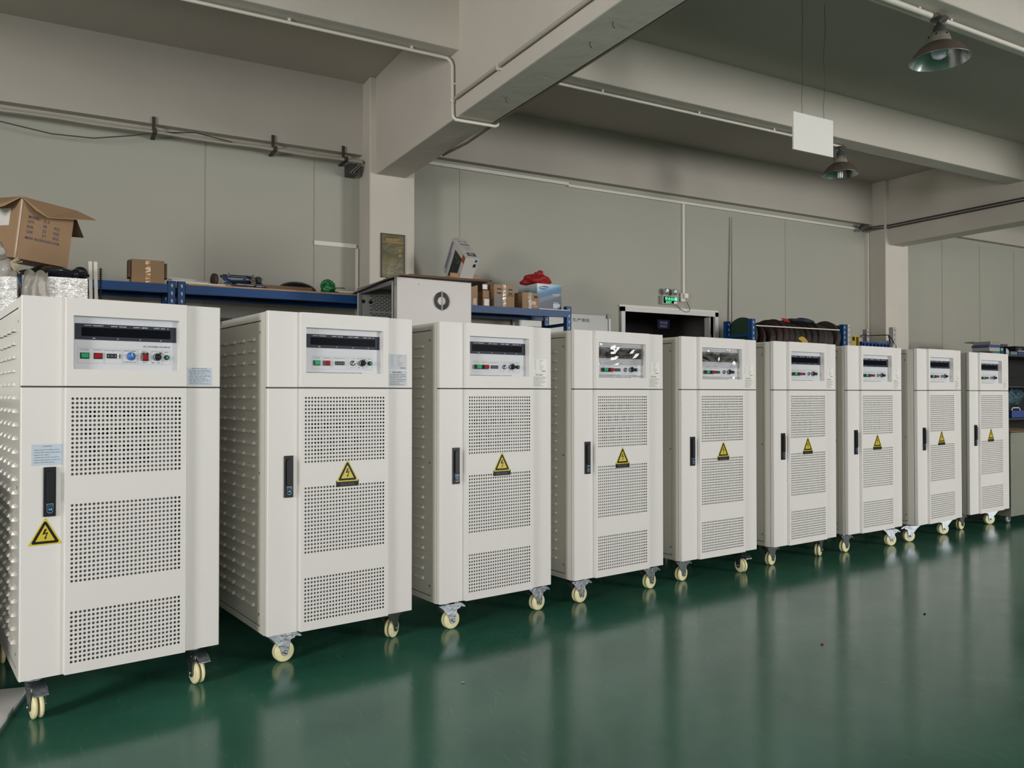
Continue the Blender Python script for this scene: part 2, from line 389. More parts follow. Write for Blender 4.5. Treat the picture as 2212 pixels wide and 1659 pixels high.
# baffle with rows of slots in its upper part
b = MB(); yb = .014; bx0, bx1 = .156, .609
rows = [(1.052, 1.022, [.235, .30, .365, .43]), (.985, .948, [.215, .275, .335, .40, .46]), (.913, .876, [.235, .30, .365, .43]), (.852, .828, [.235, .30, .365, .43])]
zc = zb+1.138
for zt, zl, xs_ in rows:
    b.add([(bx0,yb,zb+zt),(bx1,yb,zb+zt),(bx1,yb,zc),(bx0,yb,zc)], [(0,1,2,3)], BAFFLE)
    xx = bx0
    for x in xs_:
        b.add([(xx,yb,zb+zl),(x,yb,zb+zl),(x,yb,zb+zt),(xx,yb,zb+zt)], [(0,1,2,3)], BAFFLE); xx = x+.04
    b.add([(xx,yb,zb+zl),(bx1,yb,zb+zl),(bx1,yb,zb+zt),(xx,yb,zb+zt)], [(0,1,2,3)], BAFFLE)
    zc = zb+zl
b.add([(bx0,yb,zb+.01),(bx1,yb,zb+.01),(bx1,yb,zc),(bx0,yb,zc)], [(0,1,2,3)], BAFFLE)
b.box(.16, .605, .030, .032, zb+.01, zb+1.135, DARK)
baffle_me = b.mesh('inner_plate')

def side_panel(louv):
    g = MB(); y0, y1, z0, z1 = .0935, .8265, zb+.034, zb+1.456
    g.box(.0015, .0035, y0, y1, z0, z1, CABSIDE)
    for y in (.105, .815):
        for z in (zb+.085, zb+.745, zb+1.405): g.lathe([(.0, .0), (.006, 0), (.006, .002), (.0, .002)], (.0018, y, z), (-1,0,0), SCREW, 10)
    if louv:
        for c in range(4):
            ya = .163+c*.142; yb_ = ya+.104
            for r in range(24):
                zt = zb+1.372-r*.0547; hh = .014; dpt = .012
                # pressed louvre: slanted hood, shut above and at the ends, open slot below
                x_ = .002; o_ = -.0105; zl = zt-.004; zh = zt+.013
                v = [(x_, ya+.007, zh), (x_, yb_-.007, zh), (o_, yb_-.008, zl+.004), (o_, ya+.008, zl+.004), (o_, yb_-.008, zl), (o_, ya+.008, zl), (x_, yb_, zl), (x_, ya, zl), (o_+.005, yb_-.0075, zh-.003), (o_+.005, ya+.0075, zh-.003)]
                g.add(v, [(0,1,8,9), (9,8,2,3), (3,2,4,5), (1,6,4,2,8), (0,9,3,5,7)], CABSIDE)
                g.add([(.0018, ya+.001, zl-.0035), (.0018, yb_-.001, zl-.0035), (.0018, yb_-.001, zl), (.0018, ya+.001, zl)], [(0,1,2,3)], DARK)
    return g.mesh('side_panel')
panel_l = side_panel(True); panel_p = side_panel(False)

def handle_mesh():
    g = MB(); x0, x1, z0, z1 = .078, .121, zb+.634, zb+.828
    g.box(x0, x1, -.008, .0, z0, z1, BLACK)
    # raised grip, rounded ends
    n = 8; pts = []
    cx = (x0+x1)/2; r = .0125
    for i in range(n+1): a = PI*i/n; pts.append((cx+r*math.cos(a), z1-.026+r*math.sin(a)))
    for i in range(n+1): a = PI+PI*i/n; pts.append((cx+r*math.cos(a), z0+.060+r*math.sin(a)*.2))
    g.prism(pts, 'y', -.017, -.008, BLACK)
    pts = []
    for i in range(n+1): a = PI+PI*i/n; pts.append((cx+r*math.cos(a), z0+.024+r*math.sin(a)))
    pts += [(cx+r, z0+.052), (cx-r, z0+.052)]
    g.prism(pts, 'y', -.0135, -.008, CHROME)
    pin = [(a+(cx-a)*.22, b+(z0+.035-b)*.18) for a, b in pts]
    g.prism(pin, 'y', -.0145, -.0135, M('lock_blue', (0.02, 0.07, 0.13), .2))
    g.lathe([(0, .002), (.008, .002), (.009, 0)], (cx, -.0145, z0+.027), (0,-1,0), M('lock_ring', (0.05, 0.15, 0.27), .2, .6), 16)
    return g.mesh('door_handle', .0012, 1)
handle_me = handle_mesh()

def tri_pts(cx, z0, w, h, r, n=5):
    """rounded triangle outline"""
    A = [Vector((cx-w/2, z0)), Vector((cx+w/2, z0)), Vector((cx, z0+h))]; out = []
    for i in range(3):
        p = A[i]; a = (A[i-1]-p).normalized(); c = (A[(i+1)%3]-p).normalized()
        half = a.angle(c)/2; d = r/math.tan(half); cen = p+(a+c).normalized()*(r/math.sin(half))
        s = p+a*d-cen; e_ = p+c*d-cen
        a0 = math.atan2(s.y, s.x); a1 = math.atan2(e_.y, e_.x)
        if a1 < a0: a1 += 2*PI
        for k in range(n+1): t = a0+(a1-a0)*k/n; out.append((cen.x+r*math.cos(t), cen.y+r*math.sin(t)))
    return out
def sign_mesh(band):
    # centred on the apex foot: x=0, base z=0
    g = MB(); w, h = .119, .108; y = -.0006
    if band:
        g.prism([(-w/2, .006), (-w/2, -.024), (w/2, -.024), (w/2, .006)], 'y', y*.6, 0, SIGNK)
        g.text('高压危险', (0, y*.6-.0002, -.012), .075, .013, M('faint_ink', (.05, .05, .05), .5))
    g.prism(tri_pts(0, 0, w, h, .005 if band else .003), 'y', y, 0, SIGNY)
    g.prism(tri_pts(0, .0055, w-.018, h-.0145, .006), 'y', y-.0003, y, SIGNK)
    g.prism(tri_pts(0, .0155, w-.052, h-.044, .0008), 'y', y-.0006, y-.0003, SIGNY)
    bolt = [(-.002, .0625), (.006, .0625), (-.0015, .046), (.0105, .0505), (.003, .029), (.0068, .0305), (-.0005, .0205), (-.0035, .032), (-.0005, .030), (.0045, .0435), (-.010, .041)]
    g.prism(bolt, 'y', y-.0009, y-.0006, SIGNK)
    return g.mesh('warning_sign')
sign_band = sign_mesh(True); sign_plain = sign_mesh(False)

def lines(g, x0, x1, z0, z1, n, y, mat, seed=1, h=.0022, head=None):
    rnd = random.Random(seed)
    for i in range(n):
        z = z1-(z1-z0)*(i+.5)/n; x = x0+rnd.uniform(0, .004); xe = x1-rnd.uniform(0, .012) if i % 3 != 2 else x0+(x1-x0)*rnd.uniform(.5, .8)
        while x < xe:
            l = rnd.uniform(.006, .020); g.box(x, min(x+l, xe), y-.0002, y, z-h/2, z+h/2, mat); x += l+rnd.uniform(.0015, .003)
def sticker_mesh(kind):
    g = MB(); y = -.0004
    if kind == 'ops':    # c1 right sticker
        g.box(.621, .726, y, 0, zb+1.153, zb+1.231, STBLUE); g.text('OPERATION ATTENTION', (.671, y-.0002, zb+1.2265), .066, .004, INK)
        lines(g, .625, .722, zb+1.157, zb+1.222, 10, y, INK, 3, .0016)
    if kind == 'att':
        g.box(.037, .145, y, 0, zb+.835, zb+.918, STBLUE); g.text('ATTENTION', (.091, y-.0002, zb+.910), .032, .004, INK)
        lines(g, .044, .142, zb+.842, zb+.901, 6, y, INK, 5, .0016)
    if kind.startswith('spec'):
        mt = STGREY if 'g' in kind[4:] else STWHITE
        x0, x1, z0, z1 = .623, .728, zb+1.239, zb+1.318
        g.box(x0, x1, y, 0, z0, z1, mt)
        for r in range(7):
            z = z1-.008-r*.0085; g.box(x0+.012+.004*(r % 2), x0+.024, y-.0002, y, z-.001, z+.001, INKG); g.box(x0+.05, x0+.05+[.028, .018, .010, .014, .034, .030, .022][r], y-.0002, y, z-.001, z+.001, INKG)
        g.box(x0+.064, x1-.008, y-.0002, y, z0+.007, z0+.012, INKG)
    if kind.startswith('note'):
        mt = STGREY if 'g' in kind[4:] else STWHITE
        x0, x1, z0, z1 = .623, .728, zb+1.155, zb+1.235
        g.box(x0, x1, y, 0, z0, z1, mt); g.text('操作注意事项', (.673, y-.0002, z1-.009), .056, .0075, INK)
        lines(g, x0+.005, x1-.004, z0+.004, z1-.017, 7, y, INK, 9, .0022)
    return g.mesh('notice_sticker')
STK = {k_: sticker_mesh(k_) for k_ in ('ops', 'att', 'specg', 'specw', 'noteg', 'notew')}

# --- control panel
PY = .012
def frame_rect(g, x0, x1, z0, z1, y, t=.0007):
    for a in ((x0, x1, z0, z0+t), (x0, x1, z1-t, z1), (x0, x0+t, z0, z1), (x1-t, x1, z0, z1)):
        g.box(a[0], a[1], y-.0002, y, zb+a[2], zb+a[3], INKG)
def T(g, s, x, z, w, h, m=INK, y=PY): g.text(s, (x, y-.0003, zb+z), w, h, m)
def panel_mesh(first):
    g = MB(); g.box(.1772, .5818, PY, PY+.004, zb+1.2157, zb+1.4298, SILVER)
    if first:
        frame_rect(g, .197, .293, 1.241, 1.303, PY); T(g, 'STARTER', .221, 1.2955, .034, .0048, INKG); T(g, 'OFF/RESET', .270, 1.2955, .037, .0048, INKG)
        frame_rect(g, .296, .362, 1.2405, 1.303, PY); T(g, 'FREQUENCY SET', .329, 1.295, .060, .0052, INKG)
        frame_rect(g, .366, .421, 1.2405, 1.303, PY); T(g, 'OUTPUT CURRENT', .393, 1.2955, .049, .0048); T(g, 'PHASE INDICATOR', .393, 1.2485, .048, .0042)
        T(g, 'U', .371, 1.277, .003, .004); T(g, 'V', .393, 1.2895, .003, .004); T(g, 'W', .417, 1.277, .004, .004)
        frame_rect(g, .424, .520, 1.2405, 1.303, PY); T(g, 'HIGH-V', .450, 1.295, .023, .0042); T(g, 'LOW-V', .450, 1.249, .020, .0042)
        T(g, 'OUTPUT VOLTAGE ADJ.', .495, 1.295, .046, .0042); T(g, 'MIN.', .484, 1.249, .012, .0042); T(g, 'MAX.', .507, 1.249, .014, .0042)
        frame_rect(g, .523, .553, 1.2405, 1.304, PY); T(g, 'MUTE', .538, 1.295, .016, .0042)
        T(g, 'AC POWER SOURCE', .4975, 1.316, .109, .0075)
    else:
        frame_rect(g, .219, .315, 1.235, 1.297, PY); T(g, 'STARTER', .243, 1.289, .034, .005, INKG); T(g, 'OFF/RESET', .292, 1.289, .037, .005, INKG)
        frame_rect(g, .322, .401, 1.235, 1.297, PY); T(g, 'FREQUENCY SET', .361, 1.2885, .060, .0052, INKG)
        frame_rect(g, .408, .503, 1.235, 1.298, PY); T(g, 'VOLTAGE', .432, 1.2895, .022, .0036, INKG); T(g, 'OUTPUT VOLTAGE ADJ.', .474, 1.2895, .042, .0042)
        T(g, 'H.V   L.V', .431, 1.2455, .022, .004); T(g, 'MIN.', .465, 1.2455, .012, .0042); T(g, 'MAX.', .489, 1.2455, .013, .0042)
        frame_rect(g, .508, .537, 1.235, 1.298, PY); T(g, 'MUTE', .5225, 1.29, .016, .004)
        g.box(.1775, .372, PY-.004, PY, zb+1.2158, zb+1.2195, INKG)
        T(g, 'SPECIAL POWER SYSTEM', .427, 1.2185, .104, .0045)
    return g.mesh('control_panel')
def display_mesh():
    g = MB(); g.box(.186, .576, PY-.002, PY, zb+1.3365, zb+1.402, BEZEL); g.box(.210, .5525, PY-.0028, PY-.002, zb+1.351, zb+1.387, GLASSB)
    y = PY-.002
    T(g, 'OUTPUT   FREQUENCY', .256, 1.3945, .070, .0044, WHITEINK, y); T(g, 'OUTPUT   VOLTAGE', .348, 1.3945, .058, .0044, WHITEINK, y)
    T(g, 'OUTPUT   AMPERE', .432, 1.3945, .056, .0044, WHITEINK, y); T(g, 'OUTPUT   WATT', .508, 1.3945, .045, .0044, WHITEINK, y); T(g, 'W', .542, 1.3945, .006, .0044, WHITEINK, y)
    for s, x in (('Hz', .256), ('V', .345), ('A', .431), ('W', .514)): T(g, s, x, 1.3435, .006 if len(s) == 1 else .010, .0046, WHITEINK, y)
    return g.mesh('display')
def button_mesh(x, z, w, h, d, col):
    g = MB(); g.box(x-w/2, x+w/2, PY-d*.5, PY, zb+z-h/2, zb+z+h/2, BLACK if d < .01 else M('button_housing', (.10, .10, .105), .4)); e_ = .003
    g.box(x-w/2+.002, x+w/2-.002, PY-d*.8, PY-d*.5, zb+z-h/2+.002, zb+z+h/2-.002, BLACK)
    g.box(x-w/2+e_, x+w/2-e_, PY-d, PY-d*.8, zb+z-h/2+e_+.001, zb+z+h/2-e_+.001, col); return g.mesh('button', .0006, 1)
def thumb_mesh(x, z, w, h, nd, white):
    g = MB(); g.box(x-w/2, x+w/2, PY-.004, PY, zb+z-h/2, zb+z+h/2, BLACK)
    for i in range(nd):
        cx = x-w/2+w*(i+.5)/(nd+(1 if white else 0)); g.box(cx-.004, cx+.004, PY-.0045, PY-.004, zb+z-.004, zb+z+.004, BEZEL); g.text('0', (cx, PY-.0048, zb+z), .0028, .0052, WHITEINK)
    if white: g.box(x+w/2-.012, x+w/2-.004, PY-.0052, PY-.004, zb+z-h/2, zb+z+h/2, STWHITE); g.text('Hz', (x+w/2-.008, PY-.0056, zb+z), .005, .006, INK)
    return g.mesh('thumbwheel_switch')
def knob_blue():
    g = MB(); c = (.3965, PY, zb+1.2735); g.lathe([(.0, .0), (.0175, 0), (.0175, .003), (.0165, .004)], c, (0,-1,0), CHROME, 28)
    g.lathe([(.0165, .004), (.0145, .005), (.0135, .016), (.0125, .018), (0, .018)], c, (0,-1,0), BLUEB, 28)
    g.box(c[0]-.0012, c[0]+.0012, PY-.0185, PY-.018, c[2], c[2]+.013, WHITEINK); return g.mesh('selector_knob')
def rocker():
    g = MB(); x, z = .4505, zb+1.273; g.box(x-.0135, x+.0135, PY-.006, PY, z-.0175, z+.0175, BLACK); g.box(x-.0135, x-.0105, PY-.0065, PY-.006, z-.0175, z+.0175, CHROME)
    g.box(x-.010, x+.010, PY-.010, PY-.006, z-.0125, z+.009, REDB); g.text('I', (x, PY-.0065, z+.0135), .002, .004, WHITEINK); return g.mesh('rocker_switch', .0006, 1)
def pot_mesh(x, z, big):
    g = MB(); c = (x, PY, zb+z); g.lathe([(0, 0), (.0165, 0), (.0165, .004), (.0155, .012), (.0130, .013)], c, (0,-1,0), CHROME, 28)
    for k_ in range(10):
        a = 2*PI*k_/10; g.obox((x+math.cos(a)*.0128, PY-.0135, zb+z+math.sin(a)*.0128), (Vector((1,0,0)), Vector((0,1,0)), Vector((0,0,1))), (.0008, .0006, .0008), INK)
    g.lathe([(.0118, .013), (.0105, .014), (.0095, big), (.0085, big+.001), (0, big+.001)], c, (0,-1,0), BLACK, 14)
    g.box(x+.008, x+.016, PY-.006, PY-.002, zb+z+.012, zb+z+.019, BLACK)
    return g.mesh('adjusting_knob')
def keysw(x, z):
    g = MB(); c = (x, PY, zb+z); g.lathe([(0, 0), (.0135, 0), (.013, .006), (.0105, .009), (.0, .0095)], c, (0,-1,0), CHROME, 24)
    ax = (Vector((.7, 0, .7)).normalized(), Vector((0,1,0)), Vector((-.7, 0, .7)).normalized()); g.obox((x, PY-.012, zb+z), ax, (.010, .004, .003), CHROME); return g.mesh('selector_switch')
def indic(x, z, d):
    g = MB(); c = (x, PY, zb+z); g.lathe([(0, 0), (.0105, 0), (.0105, d), (.0085, d+.002), (.0068, d+.001)], c, (0,-1,0), BLACK, 24)
    g.lathe([(.0068, d+.001), (.006, d+.004), (0, d+.0048)], c, (0,-1,0), M('green_lamp', (0.05, 0.42, 0.24), .25), 20); return g.mesh('mute_button')
display_me = display_mesh()
PAN1 = [('display', display_me), ('start_button', button_mesh(.2225, 1.2715, .033, .025, .006, GREENB)), ('stop_button', button_mesh(.2715, 1.2715, .033, .025, .006, REDB)),
        ('thumbwheel_switch', thumb_mesh(.329, 1.2725, .050, .019, 3, True)), ('selector_knob', knob_blue()), ('rocker_switch', rocker()), ('adjusting_knob', pot_mesh(.500, 1.273, .022)), ('mute_button', indic(.538, 1.272, .004))]
def pan2(d): return [('display', display_me), ('start_button', button_mesh(.243, 1.2645, .034, .025, d, GREENB)), ('stop_button', button_mesh(.293, 1.2645, .034, .025, d, REDB)),
        ('thumbwheel_switch', thumb_mesh(.362, 1.2655, .048, .0185, 4, False)), ('selector_switch', keysw(.430, 1.267)), ('adjusting_knob', pot_mesh(.480, 1.268, .030)), ('mute_button', indic(.5225, 1.268, .010))]
PAN2 = pan2(.013); PAN3 = pan2(.030)
panel1_me = panel_mesh(True); panel2_me = panel_mesh(False)

# crinkled protective film left on two panels
def film_mesh(seed):
    rnd = random.Random(seed); g = MB(); nx, nz = 60, 30; v = []; fs = []
    ph = [(rnd.uniform(12, 40), rnd.uniform(15, 45), rnd.uniform(0, 6)) for _ in range(7)]
    for j in range(nz+1):
        for i in range(nx+1):
            x = .181+(.395)*i/nx; z = .006+.203*j/nz
            h = sum(math.sin(a_*x+b_*z*(1 if q % 2 else -1)+c_+2*math.sin(20*z+q)) for q, (a_, b_, c_) in enumerate(ph))/7
            v.append((x, PY-.0085-.0045*abs(h)**.7*(1 if h > 0 else -1), zb+1.216+z))
    for j in range(nz):
        for i in range(nx): a = j*(nx+1)+i; fs += [(a, a+1, a+nx+2), (a, a+nx+2, a+nx+1)]
    # leave it out over the row of buttons
    keep = [f_ for f_ in fs if not any(zb+1.240 < v[q][2] < zb+1.296 for q in f_)]
    m = bpy.data.materials.get('clear_film')
    if not m:
        m = bpy.data.materials.new('clear_film'); m.use_nodes = True; nt = m.node_tree; nt.nodes.clear()
        o = nt.nodes.new('ShaderNodeOutputMaterial'); mx = nt.nodes.new('ShaderNodeMixShader'); t = nt.nodes.new('ShaderNodeBsdfTransparent'); gl = nt.nodes.new('ShaderNodeBsdfGlossy'); gl.inputs['Roughness'].default_value = .04
        fr = nt.nodes.new('ShaderNodeFresnel'); fr.inputs[0].default_value = 1.9; ad = nt.nodes.new('ShaderNodeMath'); ad.operation = 'ADD'; ad.inputs[1].default_value = .10
        nt.links.new(fr.outputs[0], ad.inputs[0]); nt.links.new(ad.outputs[0], mx.inputs[0]); nt.links.new(t.outputs[0], mx.inputs[1]); nt.links.new(gl.outputs[0], mx.inputs[2]); nt.links.new(mx.outputs[0], o.inputs[0])
    g.add(v, keep, m, True); return g.mesh('protective_film')

# --- casters: local origin = swivel axis on the floor, wheel trails towards +x
def caster_meshes():
    br = MB(); t = BZ
    br.box(-.052, .052, -.045, .045, t-.005, t, CHROME)
    br.lathe([(0, 0), (.030, 0), (.037, .004), (.037, .010), (.030, .014), (.030, .020), (0, .020)], (0, 0, t-.025), (0,0,1), CHROME, 20)
    cheek = [(-.048, t-.024), (.062, t-.024), (.092, t-.028), (.100, t-.040), (.090, t-.054), (.072, t-.058), (.067, t-.080), (.0635, .048)]
    for k_ in range(7): a = -PI*k_/6*.9-.1; cheek.append((.045+.0185*math.cos(a), .050+.0185*math.sin(a)))
    cheek += [(.020, .070), (-.022, t-.044)]
    for s_ in (-1, 1):
        y0, y1 = sorted((s_*.0255, s_*.0285)); br.prism(cheek, 'y', y0, y1, CHROME)
        br.lathe([(0, 0), (.0095, 0), (.0095, .004), (.006, .007), (0, .007)], (.045, s_*.0285, .05), (0, s_, 0), CHROME, 12)
        for x_, z_ in ((.052, t-.038), (.080, t-.042)): br.lathe([(0, 0), (.0045, 0), (.004, .003), (0, .003)], (x_, s_*.0285, z_), (0, s_, 0), SCREW, 8)
    n = 6; v = []
    for i in range(n+1):
        u = i/n; x_ = -.044+.064*u; z_ = t-.026-.030*u**1.4
        v += [(x_, -.0265, z_), (x_, .0265, z_)]
    br.add(v, [(2*i, 2*i+1, 2*i+3, 2*i+2) for i in range(n)], CHROME)
    br.box(-.042, .058, -.0265, .0265, t-.029, t-.025, CHROME)
    br.tube([(.045, -.030, .05), (.045, .030, .05)], .006, SCREW, 8)
    wh = MB()
    for s_ in (-1, 1):
        c = (.045, s_*.0115, .05); pr = [(.012, -.0115), (.030, -.0115), (.033, -.0095), (.043, -.0095), (.048, -.006), (.0498, 0), (.048, .006), (.043, .0095), (.033, .0095), (.030, .0115), (.012, .0115)]
        pr = [(a, b_*.88) for a, b_ in pr]
        wh.lathe(pr, c, (0,1,0), CREAM, 32)
    wh.lathe([(.044, -.002), (.044, .002)], (.045, 0, .05), (0,1,0), GROOVE, 24)
    pd = MB(); n = 6; v = []
    for i in range(n+1):
        u = i/n; x_ = .060+.068*u; z_ = t-.020-.012*u-.018*u*u; w_ = .026-.003*u+(.004 if i == n else 0)
        v += [(x_, -w_, z_), (x_, w_, z_), (x_, w_, z_-.006), (x_, -w_, z_-.006)]
    fs = []
    for i in range(n):
        a = 4*i
        for q in range(4): fs.append((a+q, a+(q+1)%4, a+4+(q+1)%4, a+4+q))
    fs += [(0, 3, 2, 1), (4*n, 4*n+1, 4*n+2, 4*n+3)]; pd.add(v, fs, CHROME)
    pd.bar((.066, 0, t-.028), (.078, 0, t-.046), .044, .006, CHROME)
    for s_ in (-1, 1):
        y0, y1 = sorted((s_*.0225, s_*.0255)); pd.prism([(.058, t-.018), (.100, t-.026), (.128, t-.046), (.122, t-.052), (.096, t-.046), (.062, t-.044)], 'y', y0, y1, CHROME)
    return br.mesh('caster', .0008, 1), wh.mesh('wheel'), pd.mesh('brake_pedal', .0008, 1)
cas_me, wheel_me, pedal_me = caster_meshes()
def add_caster(root, cx, cy, phi):
    a = math.radians(phi); sx = cx-.045*math.cos(a); sy = cy-.045*math.sin(a)
    c = link('caster', cas_me, root); c.location = (sx, sy, 0); c.rotation_euler = (0, 0, a)
    link('wheel', wheel_me, c); link('brake_pedal', pedal_me, c)

CABS = [(-.156, 3.629, 8.95), (.805, 3.752, 8.08), (1.723, 3.879, 7.62), (2.643, 3.981, 7.37), (3.569, 4.094, 5.34), (4.483, 4.146, 5.68), (5.388, 4.226, 4.93), (6.283, 4.236, 6.69), (7.25, 4.376, 5.55)]
CASTERS = [((.066, .045, -86), (.682, .051, -84)), ((.125, .124, 3), (.723, .146, 33)), ((.126, .095, 0), (.738, .107, 4)), ((.129, .108, 2), (.732, .100, 4)), ((.128, .132, 6), (.676, .072, -100)),
           ((.138, .143, 7), (.730, .140, 20)), ((.130, .125, 2), (.701, .074, -18)), ((.117, .150, 150), (.715, .150, 152)), ((.142, .165, 0), (.698, .160, 150))]
SIGNDX = [0, .389, .391, .3745, .385, .3715, .3685, .3615, .356]
SIGNZ = [.523, .6915, .6875, .6825, .684, .689, .6865, .6935, .690]
LAB = ['leftmost white power cabinet, with a yellow triangle sign beneath its black handle',
       'second white power cabinet from the left, louvred side and grey-blue stickers beside the control window',
       'third white power cabinet from the left, standing in front of the fan enclosure',
       'fourth white power cabinet from the left, plastic film with green glints on its display',
       'fifth white power cabinet from the left, film on its control window glaring white',
       'sixth white power cabinet from the left, right caster seen edge-on, before the dark discs',
       'seventh white power cabinet from the left, in front of the yellow plastic crate',
       'eighth white power cabinet from the left, leaning slightly, both casters turned left',
       'rightmost white power cabinet, farthest in the row, next to the grey-green machine']
for i, (x, y, a) in enumerate(CABS):
    r = empty('power_cabinet', (x, y, 0), math.radians(a)); tag(r, LAB[i], 'power cabinet', 'white power cabinets on casters in a row')
    if i == 7: r.rotation_euler = (0, math.radians(-.25), math.radians(a))
    link('body', body_me, r)
    link('side_panel', panel_l if i < 4 else panel_p, r)
    d = link('door', door_me, r); link('inner_plate', baffle_me, d); link('door_handle', handle_me, d)
    s_ = link('warning_sign', sign_plain if i == 0 else sign_band, d)
    if i == 0: s_.location = (.0855, -.0002, BZ+SIGNZ[0]); s_.rotation_euler = (0, 0, 0)
    else: s_.location = (SIGNDX[i], P-.0002, BZ+SIGNZ[i])
    t_ = link('top_fascia', fascia_me, r)
    if i == 0: link('notice_sticker', STK['ops'], t_); link('notice_sticker', STK['att'], d)
    else:
        q = 'g' if i == 1 else 'w'; link('notice_sticker', STK['spec'+q], t_); link('notice_sticker', STK['note'+q], t_)
    cp = link('control_panel', panel1_me if i == 0 else panel2_me, r)
    for nm, me in (PAN1 if i == 0 else PAN2 if i == 1 else PAN3): link(nm, me, cp)
    if i in (3, 4): link('protective_film', film_mesh(i), cp)
    for c in CASTERS[i]: add_caster(r, *c)
    add_caster(r, .022, .885, 92); add_caster(r, .70, .85, 30)

# ------------------------------------------------------------ storage racks
def upright(g, x, y, z1, mat, w=.05, d=.045):
    g.box(x-w/2, x+w/2, y, y+.003, 0, z1, mat); g.box(x-w/2, x-w/2+.003, y, y+d, 0, z1, mat); g.box(x+w/2-.003, x+w/2, y, y+d, 0, z1, mat)
    z = z1-.03
    while z > z1-.55:
        g.prism([(x-.004, z+.006), (x+.006, z+.012), (x+.008, z-.010), (x+.001, z-.012)], 'y', y-.0008, y, HOLE if mat is RACKB else GAP); z -= .05
def rack(name, xa, xb, ya, yb, zpost, levels, mat, label, group=None, rear_z=None, deckmat=None, bh=.055):
    r = empty(name, ((xa+xb)/2, (ya+yb)/2, 0)); off = r.location
    def L(mb, nm):
        mb.v = [(v[0]-off[0], v[1]-off[1], v[2]) for v in mb.v]; return mb.build(nm, r)
    for x in (xa+.026, xb-.026):
        for y in (ya, yb-.045):
            g = MB(); upright(g, x, y, zpost if (y == ya or rear_z is None) else rear_z, mat); L(g, 'post')
    for x in (xa+.02, xb-.02):
        g = MB()
        for z in (.2, 1.0, zpost-.16): g.box(x-.012, x+.012, ya+.04, yb-.04, z, z+.025, mat)
        g.bar((x, ya+.04, .99), (x, yb-.04, zpost-.15), .02, .02, mat); g.bar((x, ya+.04, .21), (x, yb-.04, 1.01), .02, .02, mat); L(g, 'brace')
    for z in levels:
        for y in (ya-.004, yb-.036):
            g = MB(); g.box(xa+.05, xb-.05, y, y+.04, z-bh, z, mat)
            for q in range(3): g.box(xa+.05, xb-.05, y-.0025, y, z-.014-q*.016, z-.008-q*.016, mat)
            L(g, 'beam')
        g = MB(); g.box(xa+.01, xb-.01, ya+.03, yb-.03, z-.02, z-.004, deckmat or mat); L(g, 'shelf')
    return tag(r, label, 'rack', group)
GR = 'blue steel storage racks along the back wall'
rack('storage_rack', -1.6, .617, 5.62, 6.02, 2.015, [.25, 1.1, 1.992], RACKB, 'blue steel rack at the far left carrying the small taped carton', GR)
rack('storage_rack', .625, 2.03, 5.62, 6.02, 2.015, [.25, 1.1, 1.992], RACKB, 'blue steel rack carrying the luggage trolley and green rope', GR)
rack('storage_rack', 2.10, 3.70, 5.62, 6.02, 2.012, [.25, 1.1, 1.975], RACKB, 'blue steel rack carrying the cartons and the blue printer box', GR)
WOOD = M('plywood_edge', (.42, .25, .13), .7, var=(8, .2))
g = MB(); g.box(.69, 1.972, 5.61, 6.0, 1.9925, 2.003, WOOD); tag(g.build('plywood_board'), 'thin plywood board lying on the rack under the green rope', 'board')
k2 = 5.36/5.3
rk = rack('storage_rack', 5.446*k2, 6.736*k2, 5.36, 5.72, 1.972, [.25, 1.0, 1.63], RACKB, 'blue steel rack packed with dark discs behind the sixth cabinet', GR)
g = MB(); g.tube([(5.56, 5.352, 1.910), (6.70, 5.352, 1.912)], .006, PVC, 8); tag(g.build('retaining_rod'), 'thin white rod across the front of the dark discs', 'rod')
rack('grey_rack', 6.755*k2, 7.502*k2, 5.36, 5.72, 1.975, [.25, 1.0, 1.69], RACKG, 'light grey slotted-angle rack carrying the yellow and blue crates', rear_z=1.975)
g = MB(); g.box(6.86, 7.56, 5.70, 5.72, 1.885, 1.912, RACKG); o = g.build('rail', bpy.data.objects['grey_rack']); o.location = -Vector(bpy.data.objects['grey_rack'].location)

# dark round discs stood on edge in the blue rack
def disc(cx, r, mat, tilt, th=.05, y=5.54, lab='dark brown round disc standing on edge among its neighbours in the blue rack', grp='discs stood on edge in the blue rack', two=None, zb_=1.632):
    g = MB(); g.lathe([(0, -th/2), (r*.96, -th/2), (r, -th/2+.006), (r, th/2-.006), (r*.96, th/2), (0, th/2)], (0, 0, 0), (1, 0, 0), mat, 40, smooth=False)
    if two: g.lathe([(r*.55, -th/2-.001), (r*.93, -th/2-.001)], (0, 0, 0), (1, 0, 0), two, 40, False)
    o = g.build('round_disc'); o.location = (cx, y, zb_+r+.002); o.rotation_euler = (0, math.radians(tilt), math.radians(4)); tag(o, lab, 'disc', grp); return o
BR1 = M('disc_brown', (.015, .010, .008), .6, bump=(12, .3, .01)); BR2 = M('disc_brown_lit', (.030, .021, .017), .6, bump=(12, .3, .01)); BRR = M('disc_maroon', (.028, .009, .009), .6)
GRD = M('disc_green', (.012, .045, .022), .6); YEL = M('disc_yellow', (.45, .27, .03), .5); BLD = M('disc_blue', (.012, .022, .04), .6)
disc(5.58, .185, GRD, 6, .035, y=5.56, lab='dark green round disc, leftmost in the blue rack')
disc(5.68, .155, BRR, 8, .03, y=5.52, lab='dull maroon disc between the green disc and the rack post')
xs_ = [(5.80, .165, BR1), (5.88, .178, BRR), (5.96, .183, BRR), (6.04, .178, BR1), (6.12, .176, BR1), (6.20, .17, BR1), (6.28, .172, BR1), (6.36, .178, BR1), (6.44, .185, BR1), (6.52, .176, BR2), (6.595, .17, BR2), (6.685, .19, BR2)]
